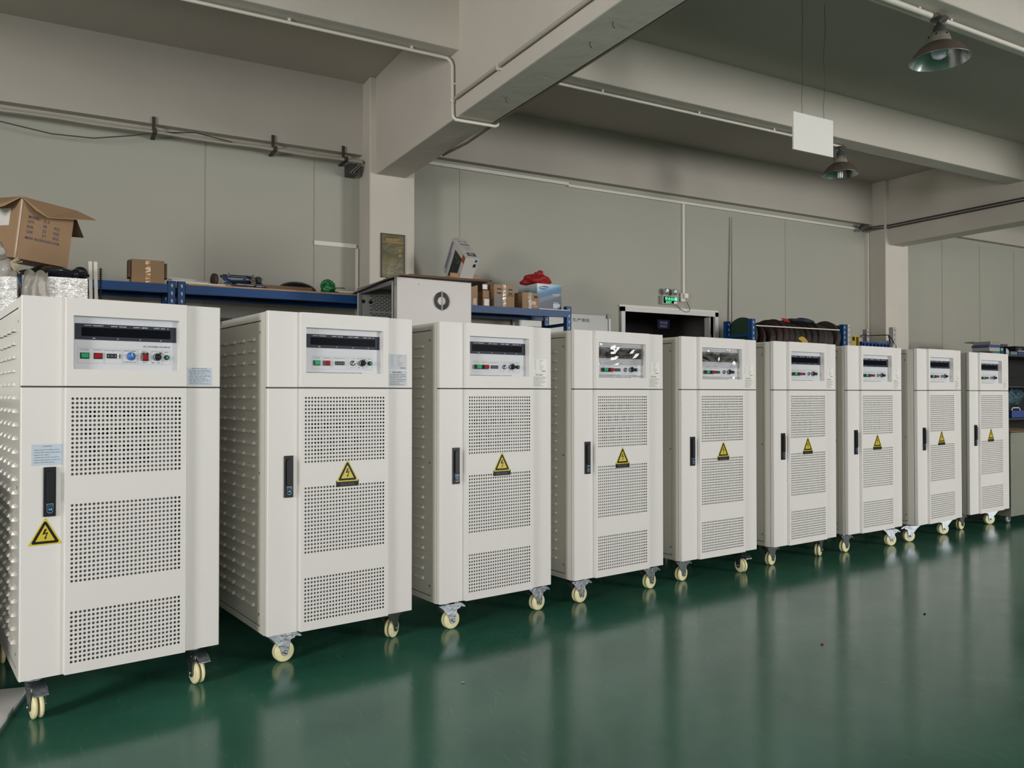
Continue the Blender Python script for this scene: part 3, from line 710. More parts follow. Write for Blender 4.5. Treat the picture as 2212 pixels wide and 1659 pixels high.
for i, (x_, r_, m_) in enumerate(xs_):
    if i == 11: disc(x_, r_, m_, 12, .06, lab='largest brown disc at the right end of the blue rack')
    else: disc(x_, r_, m_, 12, .074)
g = MB(); g.prism([(x_*.085, z_*.085) for x_, z_ in [(math.cos(a_/10*PI), math.sin(a_/10*PI)*.8) for a_ in range(11)]]+[(.03, .02), (-.02, .0)], 'y', -.004, .004, YEL); o = g.build('yellow_disc_piece'); o.location = (6.19, 5.362, 1.755); o.rotation_euler = (0, math.radians(38), 0); tag(o, 'yellow curved piece wedged in front of the dark discs', 'offcut')
g = MB(); g.box(-.045, .045, -.02, .03, 0, .004, M("red_scrap", (.45, .02, .03), .5)); o = g.build('red_label_sheet'); o.location = (6.06, 5.45, 1.985); o.rotation_euler = (.75, .05, .05); tag(o, 'small red sheet lying on top of the dark discs', 'sheet')
g = MB(); g.blob((0, 0, 0), (.19, .10, .028), BLD, .15, 4); o = g.build('blue_cloth'); o.location = (6.36, 5.56, 2.0); tag(o, 'dark blue cloth draped over the tops of the discs', 'cloth')

# crates
def crate(name, x0, x1, y0, y1, z0, z1, mat, label):
    g = MB(); t = .008
    g.box(x0, x1, y0, y1, z0, z0+t, mat); g.box(x0, x1, y1-t, y1, z0, z1, mat); g.box(x0, x0+t, y0, y1, z0, z1, mat); g.box(x1-t, x1, y0, y1, z0, z1, mat)
    g.box(x0, x1, y0, y0+t, z0, z0+.02, mat); g.box(x0, x1, y0-.004, y0+t, z1-.015, z1, mat)
    n = max(3, int((x1-x0)/.045)); c = (x0+x1)/2
    for i in range(n+1):
        x_ = x0+(x1-x0)*i/n; g.box(max(x0, x_-.009), min(x1, x_+.009), y0-.002, y0+t, z0, z1, mat)
    g.box(c-.03, c+.03, y0, y0+t, z0, z1-.055, mat); g.box(x0, x1, y0+.001, y0+t, z0+(z1-z0)*.3, z0+(z1-z0)*.42, mat)
    return tag(g.build(name), label, 'crate')
crate('plastic_crate', 6.885, 7.06, 5.40, 5.66, 1.692, 1.872, M('crate_yellow', (.42, .30, .06), .5), 'yellow slatted plastic crate on the grey rack')
crate('plastic_crate', 7.07, 7.29, 5.38, 5.66, 1.692, 1.812, M('crate_blue', (.015, .05, .20), .35), 'blue plastic crate on the grey rack, right beside the yellow crate')
crate('plastic_crate', 7.30, 7.515, 5.38, 5.66, 1.692, 1.808, M('crate_blue', (.015, .05, .20), .35), 'blue plastic crate at the right end of the grey rack')
g = MB(); g.tube([(7.15, 5.5, 1.80), (7.22, 5.52, 1.88), (7.33, 5.55, 1.90), (7.47, 5.6, 1.90), (7.52, 5.4, 1.895), (7.50, 5.37, 1.83), (7.49, 5.365, 1.80)], .005, BLACK, 6)
g.tube([(7.52, 5.4, 1.895), (7.535, 5.36, 1.84), (7.55, 5.35, 1.80)], .004, BLACK, 6); g.tube([(7.60, 5.4, 1.84), (7.64, 5.4, 1.80), (7.66, 5.4, 1.72)], .004, BLACK, 6)
tag(g.build('black_cable'), 'black cable looped over the right end of the grey rack', 'cable')
g = MB(); g.blob((6.93, 5.55, 1.86), (.09, .08, .10), BLACK, .3, 8); tag(g.build('black_bag'), 'black bag slumped behind the yellow crate', 'bag')

# ------------------------------------------------------------ fan enclosure behind cabinets two and three
r = empty('fan_enclosure', (1.86, 4.92, 0), math.radians(3)); tag(r, 'grey-white steel enclosure with a round fan grille, cardboard on top', 'enclosure')
ENC = M('enclosure_white', (.56, .54, .52), .4, bump=(200, .06, .002)); ENG = M('enclosure_grey', (.20, .205, .20), .45)
w_, d_, h_ = .575, .66, 2.045
g = MB(); cx, cz, R = .345, 1.905, .060
# front sheet with a round opening
n = 32; outer = []; inner = []
for k_ in range(n):
    a_ = 2*PI*k_/n; c_, s_ = math.cos(a_), math.sin(a_); inner.append((cx+R*c_, 0, cz+R*s_))
    q = min((.075)/max(abs(c_), 1e-6), (.075)/max(abs(s_), 1e-6)); outer.append((cx+q*c_, 0, cz+q*s_))
g.ring(outer, inner, ENC)
for a_ in ((0, w_, 0, cz-.075), (0, w_, cz+.075, h_), (0, cx-.075, cz-.075, cz+.075), (cx+.075, w_, cz-.075, cz+.075)):
    g.add([(a_[0], 0, a_[2]), (a_[1], 0, a_[2]), (a_[1], 0, a_[3]), (a_[0], 0, a_[3])], [(0,1,2,3)], ENC)
g.box(w_-.003, w_, 0, d_, 0, h_, ENC); g.box(0, w_, d_-.003, d_, 0, h_, ENC); g.box(0, w_, 0, d_, h_-.004, h_, ENC)
g.box(0, .004, 0, .03, 0, h_, ENG); g.box(.004, w_-.004, d_-.03, d_-.027, 0, h_-.01, M('enclosure_inner', (.30, .31, .29), .5))
g.lathe([(0, 0), (.004, 0), (.003, .002), (0, .002)], (.175, 0, 2.005), (0,-1,0), SCREW, 8)
g.build('housing', r)
g = MB(); g.box(0, .02, .0, .035, .0, h_-.004, ENG); g.box(0, .02, d_-.035, d_, 0, h_-.004, ENG); g.box(0, .02, .035, d_-.035, h_-.05, h_-.004, ENG)
g.box(-.006, 0, .018, .03, 0, h_-.02, M('seal_light', (.45, .46, .44), .5)); g.box(-.006, 0, d_-.03, d_-.018, 0, h_-.02, MATS['seal_light']); g.box(-.006, 0, .018, d_-.018, h_-.032, h_-.02, MATS['seal_light'])
g.build('side_frame', r)
g = MB(); n = 0
for row in range(26):
    for c_ in range(5):
        x_ = .085+c_*.040+(.020 if row % 2 else 0); z_ = 1.985-row*.0125
        if row == 9: continue
        g.box(x_, x_+.028, d_-.0315, d_-.030, z_, z_+.005, DARK)
for x_ in (.035, .09): g.lathe([(0, 0), (.014, 0), (.014, .002), (0, .002)], (x_, d_-.030, 1.945 if x_ < .05 else 1.943), (0,-1,0), DARK, 16)
g.build('slotted_plate', r)
g = MB(); g.lathe([(0, 0), (R, 0), (R, .03)], (cx, .035, cz), (0,-1,0), DARK, 32)
g.lathe([(0, .0), (.028, 0), (.028, .014), (.0, .016)], (cx, .010, cz), (0,-1,0), STWHITE, 24)
for q in (.015, .031, .038, .045, .052, .0605):
    pts = [(cx+q*math.cos(2*PI*k_/28), -.006, cz+q*math.sin(2*PI*k_/28)) for k_ in range(29)]; g.tube(pts, .0008 if q < .06 else .0018, M('grille_wire', (.35, .35, .35), .5), 6, False)
g.box(cx-.0045, cx+.0045, -.009, -.006, cz-.062, cz+.062, M('grille_bar', (.36, .34, .34), .5))
for s_ in (-1, 1): g.lathe([(0, 0), (.005, 0), (.004, .004), (0, .004)], (cx, -.006, cz+s_*.062), (0,-1,0), SCREW, 8)
g.build('fan_grille', r)
# cardboard sheets lying on it
def sheet(name, pts, z, th, mat, label):
    g = MB(); top = []; n = len(pts); g.add([(a_, b_, c_) for a_, b_, c_ in pts]+[(a_, b_, c_+th) for a_, b_, c_ in pts], [tuple(range(n-1,-1,-1)), tuple(range(n, 2*n))]+[(i, (i+1)%n, n+(i+1)%n, n+i) for i in range(n)], mat)
    return tag(g.build(name), label, 'cardboard')
g = MB()
n = 8; v = []; fs = []
for i in range(n+1):
    x_ = 1.80+(.74)*i/n; zc_ = 2.046+.004+(.0 if 1 <= i else -.03)
    for y_ in (4.88, 5.72): 
        zz_ = zc_-(.022 if (y_ > 5.5 and i <= 1) else 0)
        v += [(x_, y_, zz_), (x_, y_, zz_+.008)]
for i in range(n):
    a_ = 4*i; fs += [(a_, a_+4, a_+6, a_+2), (a_+1, a_+3, a_+7, a_+5), (a_, a_+1, a_+5, a_+4), (a_+2, a_+6, a_+7, a_+3)]
fs += [(0, 2, 3, 1), (4*n, 4*n+1, 4*n+3, 4*n+2)]
g.add(v, fs, CARDD); tag(g.build('cardboard_sheet'), 'brown cardboard sheet drooping over the left edge of the fan enclosure', 'cardboard')
g = MB(); g.add([(1.95, 4.875, 2.057), (2.56, 4.875, 2.057), (2.56, 5.6, 2.057), (1.95, 5.6, 2.057), (1.95, 4.875, 2.062), (2.56, 4.875, 2.062), (2.56, 5.6, 2.062), (1.95, 5.6, 2.062)], [(3,2,1,0),(4,5,6,7),(0,1,5,4),(1,2,6,5),(2,3,7,6),(3,0,4,7)], CARDD)
tag(g.build('cardboard_sheet'), 'smaller cardboard sheet on the fan enclosure, overhanging its right edge', 'cardboard')

# ------------------------------------------------------------ cartons
def axes(yaw, pitch=0, roll=0):
    m = Matrix.Rotation(math.radians(yaw), 3, 'Z') @ Matrix.Rotation(math.radians(pitch), 3, 'X') @ Matrix.Rotation(math.radians(roll), 3, 'Y')
    return m
def carton(name, x, y, z, w, d, h, yaw=0, label='', tape=None, tapex=.5, mat=None, group=None, extra=None):
    """carton whose front-left-bottom corner is at x,y,z"""
    mat = mat or CARD
    r = empty(name, (x, y, z), math.radians(yaw)); tag(r, label, 'box', group)
    g = MB(); g.box(0, w, 0, d, 0, h, mat); g.build('carton', r, bevel=.002)
    g = MB(); g.box(0, w, d*.49, d*.51, h, h+.0006, INK); g.box(-.001, 0, 0, d, h-.002, h, CARDD)
    if extra: extra(g, w, d, h)
    g.build('printing', r)
    if tape:
        g = MB(); a_ = w*tapex-.015; n = 14; v = []; fs = []
        for i in range(n+1):
            zz = h*i/n; o_ = random.uniform(.0006, .003); v += [(a_, -o_, zz), (a_+.030, -random.uniform(.0006, .003), zz)]
        fs = [(2*i, 2*i+1, 2*i+3, 2*i+2) for i in range(n)]; g.add(v, fs, tape)
        g.box(a_, a_+.030, -.001, d+.001, h, h+.0012, tape); g.build('packing_tape', r)
    return r
z3 = 1.976
def ex_a(g, w, d, h):
    g.box(.30*w, .02, 0, 0, 0, 0, INK)
    for z_, c_ in ((.80, 4), (.62, 3)):
        g.box(.15*w, .36*w, -.0008, 0, h*z_-.006, h*z_+.006, INK); g.box(.70*w, .9*w, -.0008, 0, h*z_-.006, h*z_+.006, INK)
    g.box(.02*w, .36*w, -.0006, 0, h*.08, h*.52, M('grey_patch', (.17, .17, .17), .5))
    for q in range(6): g.box(.66*w+q*.05*w, .69*w+q*.05*w, -.0008, 0, h*.5, h*.56, INK)
def ex_b(g, w, d, h):
    g.box(.56*w, .82*w, -.0009, 0, h*.26, h*.48, M('worn_label', (.6, .55, .48), .6)); g.box(.70*w, .92*w, -.001, 0, h*.68, h*.82, INK)
    for q in range(5): g.box((.55+q*.08)*w, (.59+q*.08)*w, -.0012, -.0009, h*.10, h*.22, TAPE)
# tall carton against the fan enclosure, under the game box
r = empty('open_tall_carton', (2.60, 5.66, z3), math.radians(2)); tag(r, 'tall open carton beside the fan enclosure, under the white printed box', 'box')
g = MB(); t_ = .004; w_, d_, h_ = .245, .33, .247
for a_ in ((0, w_, 0, t_, 0, h_), (0, w_, d_-t_, d_, 0, h_-.06), (0, t_, 0, d_, 0, h_-.02), (w_-t_, w_, 0, d_, 0, h_-.02), (0, w_, 0, d_, 0, t_)): g.box(*a_, CARD)
g.build('carton', r); g = MB(); g.box(.20, .235, -.0015, 0, .0, .06, TAPE); g.box(.11, .15, -.0015, 0, h_-.03, h_, TAPE); g.build('packing_tape', r)
carton('carton', 2.905, 5.70, z3, .066, .1, .075, 0, 'small carton with a square white label, lowest of three stacked beside the taped carton', extra=lambda g, w, d, h: g.box(.2*w, .85*w, -.0008, 0, .15*h, .85*h, STWHITE))
carton('carton', 2.908, 5.705, z3+.076, .060, .09, .058, 0, 'small plain carton, middle of the three stacked left of the taped carton')
carton('carton', 2.905, 5.71, z3+.135, .056, .09, .062, 0, 'small dark carton with a white label, topmost of the three stacked cartons', mat=CARDD, extra=lambda g, w, d, h: g.box(.05*w, .8*w, -.0008, 0, .15*h, .75*h, STWHITE))
carton('carton', 2.985, 5.66, z3, .190, .30, .183, 1, 'taped carton with a grey patch, tallest between the fan enclosure and the blue printer box', TAPE, .5, extra=ex_a)
carton('carton', 3.19, 5.895, z3, .13, .10, .150, 2, 'carton half hidden behind the taped cartons on the blue rack', TAPE, .2)
carton('carton', 3.232, 5.635, z3, .165, .24, .132, 4, 'low taped carton with a torn white label, in front of the blue printer box', TAPE, .45, extra=ex_b)
carton('carton', .355, 5.64, 1.995, .195, .22, .148, 0, 'small carton sealed with orange tape, on the rack at the left', TAPEO, .5, extra=lambda g, w, d, h: (g.box(-.02, -.004, .0, .1, h*.2, h*.95, CARDD), g.box(w+.004, w+.016, 0, .1, h*.25, h*.9, CARDD)))

# blue-and-white printer box with a red bag
def printer_mat():
    m = bpy.data.materials.new('printer_box_print'); m.use_nodes = True; nt = m.node_tree; b_ = nt.nodes['Principled BSDF']; b_.inputs['Roughness'].default_value = .35
    tc = nt.nodes.new('ShaderNodeTexCoord'); sp = nt.nodes.new('ShaderNodeSeparateXYZ'); nt.links.new(tc.outputs['Object'], sp.inputs[0])
    # printed artwork: pale upper left, cyan right, grey-blue water below (height and width of the box front)
    mz = nt.nodes.new('ShaderNodeMath'); mz.operation = 'MULTIPLY_ADD'; mz.inputs[1].default_value = 4.6; mz.inputs[2].default_value = 0
    nt.links.new(sp.outputs[2], mz.inputs[0])
    mx_ = nt.nodes.new('ShaderNodeMath'); mx_.operation = 'MULTIPLY_ADD'; mx_.inputs[1].default_value = -1.3; nt.links.new(sp.outputs[0], mx_.inputs[0]); nt.links.new(mz.outputs[0], mx_.inputs[2])
    rp = nt.nodes.new('ShaderNodeValToRGB'); e_ = rp.color_ramp.elements; e_[0].position = 0; e_[0].color = (.02, .035, .07, 1); e_[1].position = 1; e_[1].color = (.72, .74, .72, 1)
    for p_, c_ in ((.22, (.035, .06, .11, 1)), (.36, (.12, .19, .26, 1)), (.48, (.008, .09, .24, 1)), (.62, (.01, .20, .42, 1)), (.72, (.22, .46, .58, 1))):
        q = e_.new(p_); q.color = c_
    nt.links.new(mx_.outputs[0], rp.inputs[0])
    n = nt.nodes.new('ShaderNodeTexNoise'); n.inputs['Scale'].default_value = 30; mp = nt.nodes.new('ShaderNodeMapping'); mp.inputs['Scale'].default_value = (1, 1, 4); nt.links.new(tc.outputs['Object'], mp.inputs[0]); nt.links.new(mp.outputs[0], n.inputs['Vector'])
    ml = nt.nodes.new('ShaderNodeMix'); ml.data_type = 'RGBA'; ml.blend_type = 'OVERLAY'; ml.inputs[0].default_value = .12; nt.links.new(rp.outputs[0], ml.inputs[6]); nt.links.new(n.outputs[0], ml.inputs[7])
    nt.links.new(ml.outputs[2], b_.inputs['Base Color']); return m
r = empty('printer_box', (3.405, 5.69, z3), math.radians(2)); tag(r, 'blue and white printer carton with an oval logo, at the right end of the rack', 'box')
g = MB(); g.box(0, .245, 0, .30, 0, .222, printer_mat()); g.build('carton', r, bevel=.0015)
g = MB(); NAVY = M('logo_navy', (.02, .03, .22), .4)
g.add([(.068+.046*math.cos(2*PI*k_/28)+.0*k_, -.0008, .188+.0155*math.sin(2*PI*k_/28+.0)+.004*math.cos(2*PI*k_/28)) for k_ in range(28)], [tuple(range(28))], NAVY)
g.text('SAMSUNG', (.068, -.0012, .188), .070, .012, WHITEINK); g.box(.155, .23, -.0008, 0, .135, .139, WHITEINK); g.box(.155, .215, -.0008, 0, .125, .1275, STBLUE)
g.build('logo', r)
g = MB(); g.box(.160, .228, -.0010, 0, .022, .060, STBLUE); g.box(.165, .215, -.001, 0, .066, .070, STWHITE); g.build('address_label', r)
RED = M('red_fabric', (.34, .012, .018), .6, bump=(22, .5, .02))
g = MB(); g.blob((0, 0, .036), (.128, .11, .052), RED, .16, 3, 32, 14, flat=-.035); g.blob((.02, -.02, .092), (.040, .035, .024), RED, .4, 5, 18, 10); g.tube([(.0, -.05, .07), (-.03, -.07, .05), (-.05, -.09, .03)], [.009, .007, .003], RED, 8); g.tube([(.04, -.04, .075), (.08, -.05, .06), (.10, -.06, .055)], [.008, .006, .002], RED, 8)
o = g.build('red_bag'); o.location = (3.475, 5.82, z3+.225); tag(o, 'knotted red cloth bag lying on the blue printer carton', 'bag')
g = MB(); g.box(3.38, 3.66, 5.615, 5.70, z3-.001, z3+.004, STWHITE); tag(g.build('white_sheet'), 'white sheet under the printer carton at the rack edge', 'sheet')

# white printed box standing tilted in the open top of the tall carton
r = empty('printed_box', (2.682, 5.80, 2.528)); tag(r, 'white printed box tilted on its corner in the tall carton', 'box')
PW = M('printed_white', (.58, .56, .54), .4); PG = M('printed_grey', (.30, .31, .32), .35)
A_ = Vector((1, 0, 0)); B_ = Vector((0, -.78, -.625)).normalized(); C_ = Vector((0, .625, -.78)).normalized(); LA, LBB, LC = .115, .32, .30
def pb(a_, b_, c_): return A_*a_+B_*b_+C_*c_
g = MB(); g.obox(pb(LA/2, LBB/2, LC/2), (A_, B_, C_), (LA/2, LBB/2, LC/2), PW); g.build('carton', r, bevel=.0015)
g = MB(); TD = M('tablet_dark', (.03, .035, .035), .25); RDP = M('printed_red', (.38, .07, .03), .4); BG = M('printed_bluegrey', (.18, .20, .28), .4)
def fl(face, u0, u1, w0, w1, m_, k_=1):   # rectangle on a face: 'C' left side, 'A' long narrow side, 'B' end
    e_ = -.0006*k_
    P4 = {'C': [pb(e_, u, w) for u, w in ((u0, w0), (u1, w0), (u1, w1), (u0, w1))], 'A': [pb(u, w, e_) for u, w in ((u0, w0), (u1, w0), (u1, w1), (u0, w1))], 'B': [pb(u, LBB-e_, w) for u, w in ((u0, w0), (u1, w0), (u1, w1), (u0, w1))]}[face]
    g.add(P4, [(0, 1, 2, 3)], m_)
fl('C', .115, .265, .045, .28, TD); fl('C', .26, .315, .004, .06, RDP); fl('C', .02, .05, .02, .26, BG); fl('C', .05, .07, .10, .29, PG)
rnd = random.Random(4)
for q in range(18):
    a_ = .13+rnd.random()*.11; b_ = .06+rnd.random()*.19; fl('C', a_, a_+.008, b_, b_+.008, M('icon%d' % (q % 4), [(.4, .4, .4), (.3, .1, .05), (.05, .2, .25), (.4, .3, .1)][q % 4], .4), 2)
fl('A', .035, .105, .235, .285, TD); fl('A', .045, .09, .243, .277, PG, 2); fl('A', .03, .11, .095, .115, BG); fl('A', .008, .09, .035, .037, INKG); fl('A', .01, .05, .015, .022, INKG)
for q in range(6): fl('A', .05, .105-.005*q, .135+q*.010, .137+q*.010, INKG)
g.text('FC  CE', pb(.065, .062, -.0007), .075, .018, INK, A_, -B_)
fl('B', .085, .105, .012, .034, M('icon_blue', (.02, .07, .28), .4)); fl('B', .080, .104, .050, .078, TD)
g.build('printing', r)

# large tilted carton on the wrapped crate, left
yaw = 28
mm = Matrix.Rotation(math.radians(yaw), 3, 'Z')
fwd = fw.normalized(); til = Matrix.Rotation(math.radians(7), 3, fwd) @ mm
r = empty('open_carton', (-.243, 4.86, 1.985)); r.rotation_euler = til.to_euler(); tag(r, 'large brown carton with open flaps and blue stencilled lettering, tilted', 'box')
cw, cd, ch = .275, .36, .315
g = MB(); g.box(0, cw, 0, .003, 0, ch, CARD); g.box(0, .003, 0, cd, 0, ch, CARD); g.box(cw-.003, cw, 0, cd, 0, ch, CARD); g.box(0, cw, cd-.003, cd, 0, ch, CARD); g.box(0, cw, 0, cd, 0, .003, CARD); g.build('carton', r, bevel=.001)
def flap(pts, nm='flap'):
    g = MB(); n = len(pts); g.add(list(pts)+[(a_, b_, c_+.004) for a_, b_, c_ in pts], [tuple(range(n)), tuple(range(2*n-1, n-1, -1))]+[(i, n+i, n+(i+1)%n, (i+1)%n) for i in range(n)], CARD); g.build(nm, r)
flap([(0.0, -.002, ch), (cw+.01, -.002, ch), (cw+.070, -.10, ch-.040), (.10, -.085, ch-.085), (.05, -.05, ch-.055)])
flap([(-.002, 0, ch), (-.002, cd, ch), (-.13, cd-.03, ch-.02), (-.12, .12, ch-.10), (-.06, .04, ch-.06)])
flap([(cw, 0.0, ch-.02), (cw, cd, ch-.02), (cw+.10, cd-.05, ch-.115), (cw+.082, .03, ch-.13)])
g = MB(); BINK = M('stencil_blue', (.055, .065, .14), .7)
def st(s, x_, z_, w_, h_=.016): g.text(s, (x_*.87, -.0012, z_+.003), w_*.87, h_, BINK)
st('MODEL:', .085, .222, .070); st('Z-3', .155, .216, .035); st('QTY:', .068, .196, .038); st('N.W.', .068, .170, .038); st('G.W.', .068, .144, .038)
st('50', .150, .190, .022); st('22', .150, .165, .022); st('21', .150, .140, .022); st('PCS', .222, .190, .034); st('KGS', .222, .164, .034); st('KGS', .222, .138, .034)
st('MEAS: 40.5X34.5X31.0CM', .145, .112, .20, .014)
g.build('stencil', r)
g = MB(); g.box(-.003, .022, -.0015, 0, 0, ch, TAPE) if False else g.add([(0, -.0012, 0), (.006, -.0012, 0), (.006, -.0012, ch-.01), (0, -.0012, ch-.01), (-.0012, .005, 0), (-.0012, .005, ch-.01)], [(0,1,2,3), (4,0,3,5)], M('edge_tape', (.50, .36, .25), .2, coat=.6)); g.build('packing_tape', r)
g = MB(); g.box(-.0014, 0, .10, .26, .17, .26, STWHITE); g.build('address_label', r)

# foil-wrapped crate
FOIL = M('foil_wrap', (.92, .91, .91), .24, .45, bump=(15, .8, .03), stretch=(1.6, 1.6, 2.6), var=(18, .12))
for x0, x1, y0, y1, h_, lab in ((-.205, .093, 4.80, 5.45, 1.89, 'tall crate wrapped in shiny silver bubble foil behind the leftmost cabinet'), (-.80, -.222, 4.70, 5.30, 1.865, 'silver-wrapped crate at the left edge, beside the taller foil crate')):
  g = MB()
  nx, nz = 14, 60; rnd = random.Random(2)
  def wall(fn, nu):
      v = []; fs = []
      for j in range(nz+1):
          for i in range(nu+1): v.append(fn(i/nu, h_*j/nz))
      for j in range(nz):
          for i in range(nu): a_ = j*(nu+1)+i; fs.append((a_, a_+1, a_+nu+2, a_+nu+1))
      g.add(v, fs, FOIL, True)
  jit = lambda: rnd.uniform(-.004, .004)
  wall(lambda u, z: (x0+(x1-x0)*u, y0+jit(), z), nx); wall(lambda u, z: (x0-.0+jit(), y1+(y0-y1)*u, z), nx); wall(lambda u, z: (x1+jit(), y0+(y1-y0)*u, z), nx); wall(lambda u, z: (x1+(x0-x1)*u, y1, z), 4)
  g.add([(x0, y0, h_), (x1, y0, h_), (x1, y1, h_), (x0, y1, h_)], [(0,1,2,3)], FOIL); tag(g.build('wrapped_crate'), lab, 'crate')
g = MB(); BF = M('black_film', (.02, .022, .028), .2, bump=(12, .6, .02))
g.blob((-.075, 5.06, 1.925), (.170, .22, .040), BF, .12, 11, 32, 14, flat=-.033); g.blob((.055, 4.92, 1.935), (.040, .04, .022), BF, .4, 14, 16, 10)
g.tube([(.0, 5.0, 1.915), (.06, 5.03, 1.915), (.10, 5.04, 1.90), (.125, 5.05, 1.85), (.135, 5.05, 1.7), (.14, 5.05, 1.3)], [.01, .014, .014, .013, .012, .01], BF, 8); tag(g.build('black_plastic_film'), 'black plastic film bunched under the tilted carton', 'plastic film')
BAG = M('cloudy_plastic', (.55, .52, .47), .22, bump=(10, .7, .02), trans=.25, alpha=.88)
g = MB(); nx, nz = 36, 26; v = []; fs = []
for j in range(nz+1):
    for i in range(nx+1):
        u = i/nx; t = j/nz; top = 1.905+.018*abs(math.sin(u*PI*2.1+.3)); wv = 1-.16*(1-t)**2+.05*math.sin(t*7)
        xx = -.143+(u-.5)*.125*wv+.004*math.sin(t*11+u*3); yy = 4.776-.020*math.sin(u*PI)**.5-.009*math.sin(u*15+t*2.5)*math.sin(u*PI)-.006*math.sin(t*9+u*8)+(.05*(1-t*6) if t < 1/6 else 0)
        v.append((xx, yy, top-.30*t))
for j in range(nz):
    for i in range(nx): a = j*(nx+1)+i; fs.append((a, a+1, a+nx+2, a+nx+1))
g.add(v, fs, BAG, True); tag(g.build('plastic_bag'), 'cloudy plastic bag hanging down the front of the foil crate', 'bag')
g = MB(); g.blob((-.285, 4.74, 1.90), (.055, .04, .055), BAG, .3, 31, 24, 16); g.blob((-.310, 4.72, 1.995), (.036, .03, .042), BAG, .25, 33, 18, 12); tag(g.build('plastic_bag'), 'crumpled clear plastic bag at the left edge beside the tilted carton', 'bag')
g = MB(); RB = M('rope_ends', (.45, .38, .27), .8)
for q in range(22):
    a_ = random.uniform(-.9, .9); l_ = random.uniform(.03, .06); b_ = random.uniform(-.5, .6)
    g.tube([(-.255, 4.72, 1.935), (-.255+l_*math.cos(a_), 4.72+l_*b_-.02, 1.935+l_*math.sin(a_)-.012)], .0035, RB, 6)
o = tag(g.build('straw_bundle'), 'bundle of short tan straw ends poking from the plastic bags', 'bundle')
# upright white channels
for q, (x_, ln) in enumerate(((.108, 0), (.134, .0))):
    g = MB(); g.bar((x_+.024, 4.98, 1.0), (x_, 5.0, 2.012-ln), .017, .012, PVC); tag(g.build('white_channel'), ['white plastic channel standing upright by the foil crate, left of a pair', 'white plastic channel standing upright by the blue rack, right of a pair'][q], 'channel', 'upright white channels')
g = MB()
for q in range(30): g.lathe([(0, -.002), (.009, -.002), (.009, .002), (0, .002)], (.160, 5.0, 1.97-q*.012), (0,0,1), BLACK, 8)
g.tube([(.160, 5.0, 1.55), (.160, 5.0, 1.98)], .004, BLACK, 6); tag(g.build('threaded_rod'), 'thin black ribbed rod beside the upright white channels', 'rod')

# luggage trolley on the rack
r = empty('luggage_trolley', (1.01, 5.72, 2.0)); tag(r, 'folded blue luggage trolley with brown wheels lying on the rack', 'trolley')
NB = M('trolley_blue', (.012, .03, .11), .35); WB = M('wheel_brown', (.05, .035, .032), .7)
g = MB()
g.tube([(-.10, 0, .085), (-.02, -.06, .012), (.03, -.07, .006), (.15, -.07, .006), (.19, -.06, .01), (.13, 0, .075)], .008, NB, 8)
for z_ in (.035, .055, .078): g.tube([(-.08, -.02, z_), (.13, -.02, z_)], .005, NB if z_ != .055 else BLACK, 8)
g.tube([(-.06, 0, .07), (-.045, 0, .108), (-.035, 0, .075)], .004, NB, 6); g.tube([(.10, 0, .07), (.115, 0, .108), (.13, 0, .07)], .004, NB, 6); g.tube([(-.04, 0, .092), (.11, 0, .092)], .004, BLACK, 6); g.tube([(-.02, -.03, .03), (.06, -.03, .07)], .004, BLACK, 6)
for k_ in range(3): g.tube([(-.09+.02*k_, -.01, .080-.010*k_), (-.04+.02*k_, -.04, .050-.012*k_), (.12-.01*k_, -.03, .060-.014*k_), (.14, -.01, .082-.008*k_)], .006, BLACK if k_ == 1 else NB, 8)
g.box(-.085, -.06, -.01, .01, .060, .095, BLACK); g.box(-.05, .10, -.02, -.01, .042, .056, M('strap_grey', (.06, .065, .07), .6)); g.tube([(.07, -.02, .09), (.12, -.03, .05), (.15, -.04, .03)], .008, BLACK, 8)
g.build('frame', r)
g = MB(); g.tube([(-.01, -.075, .022), (.105, -.075, .022)], .010, CHROME, 10); g.tube([(.12, -.07, .018), (.16, -.07, .018)], .009, CHROME, 10); g.build('tube_handle', r)
for x_, z_, rr in ((-.14, .055, .042), (.15, .065, .030)):
    g = MB(); g.lathe([(0, -.014), (rr*.9, -.014), (rr, -.008), (rr, .008), (rr*.9, .014), (0, .014)], (x_, 0, z_), (1, .25, 0), WB, 20); g.build('wheel', r)
g = MB(); CO = M('string_tan', (.28, .20, .08), .9)
pts = [(.10+.02*math.sin(q*1.7), -.07+.01*math.cos(q), .02+.012*(q % 6)) for q in range(10)]; g.tube(pts, .0035, CO, 6)
g.build('string', r); g = MB(); g.tube([(.12, 0, .08), (.16, 0, .09), (.19, 0, .075), (.17, 0, .068)], .002, CO, 6); g.build('string', r)
g = MB(); g.box(.065, .105, -.09, -.08, -.006, .006, STWHITE); g.build('paper_tag', r)
for q, (a_, b_) in enumerate((((.64, 5.66, 2.012), (.93, 5.68, 2.010)), ((.60, 5.74, 2.032), (.95, 5.76, 2.022)), ((.56, 5.86, 2.066), (.93, 5.82, 2.040)))):
    g = MB(); g.bar(a_, b_, .03, .014, PVC); tag(g.build('white_strip'), ['white strip on the rack left of the trolley, nearest the front edge', 'white strip on the rack left of the trolley, middle of three', 'white strip on the rack left of the trolley, rearmost of three'][q], 'strip', 'white strips beside the trolley')
g = MB(); g.box(1.12, 1.52, 5.66, 5.76, 2.004, 2.034, CARDD); tag(g.build('dark_board'), 'dark brown flat board under the coiled hose on the rack', 'board')
g = MB(); HO = M('hose_black', (.012, .014, .016), .2, coat=.5)
for q in range(9):
    pts = [(1.45+(.135-q*.009)*math.cos(t*PI/16), 5.80+.05*math.sin(t*PI/8)*.2+q*.010, 2.020+(.062-q*.006)*math.sin(t*PI/16)) for t in range(17)]; g.tube(pts, .0075, HO, 8)
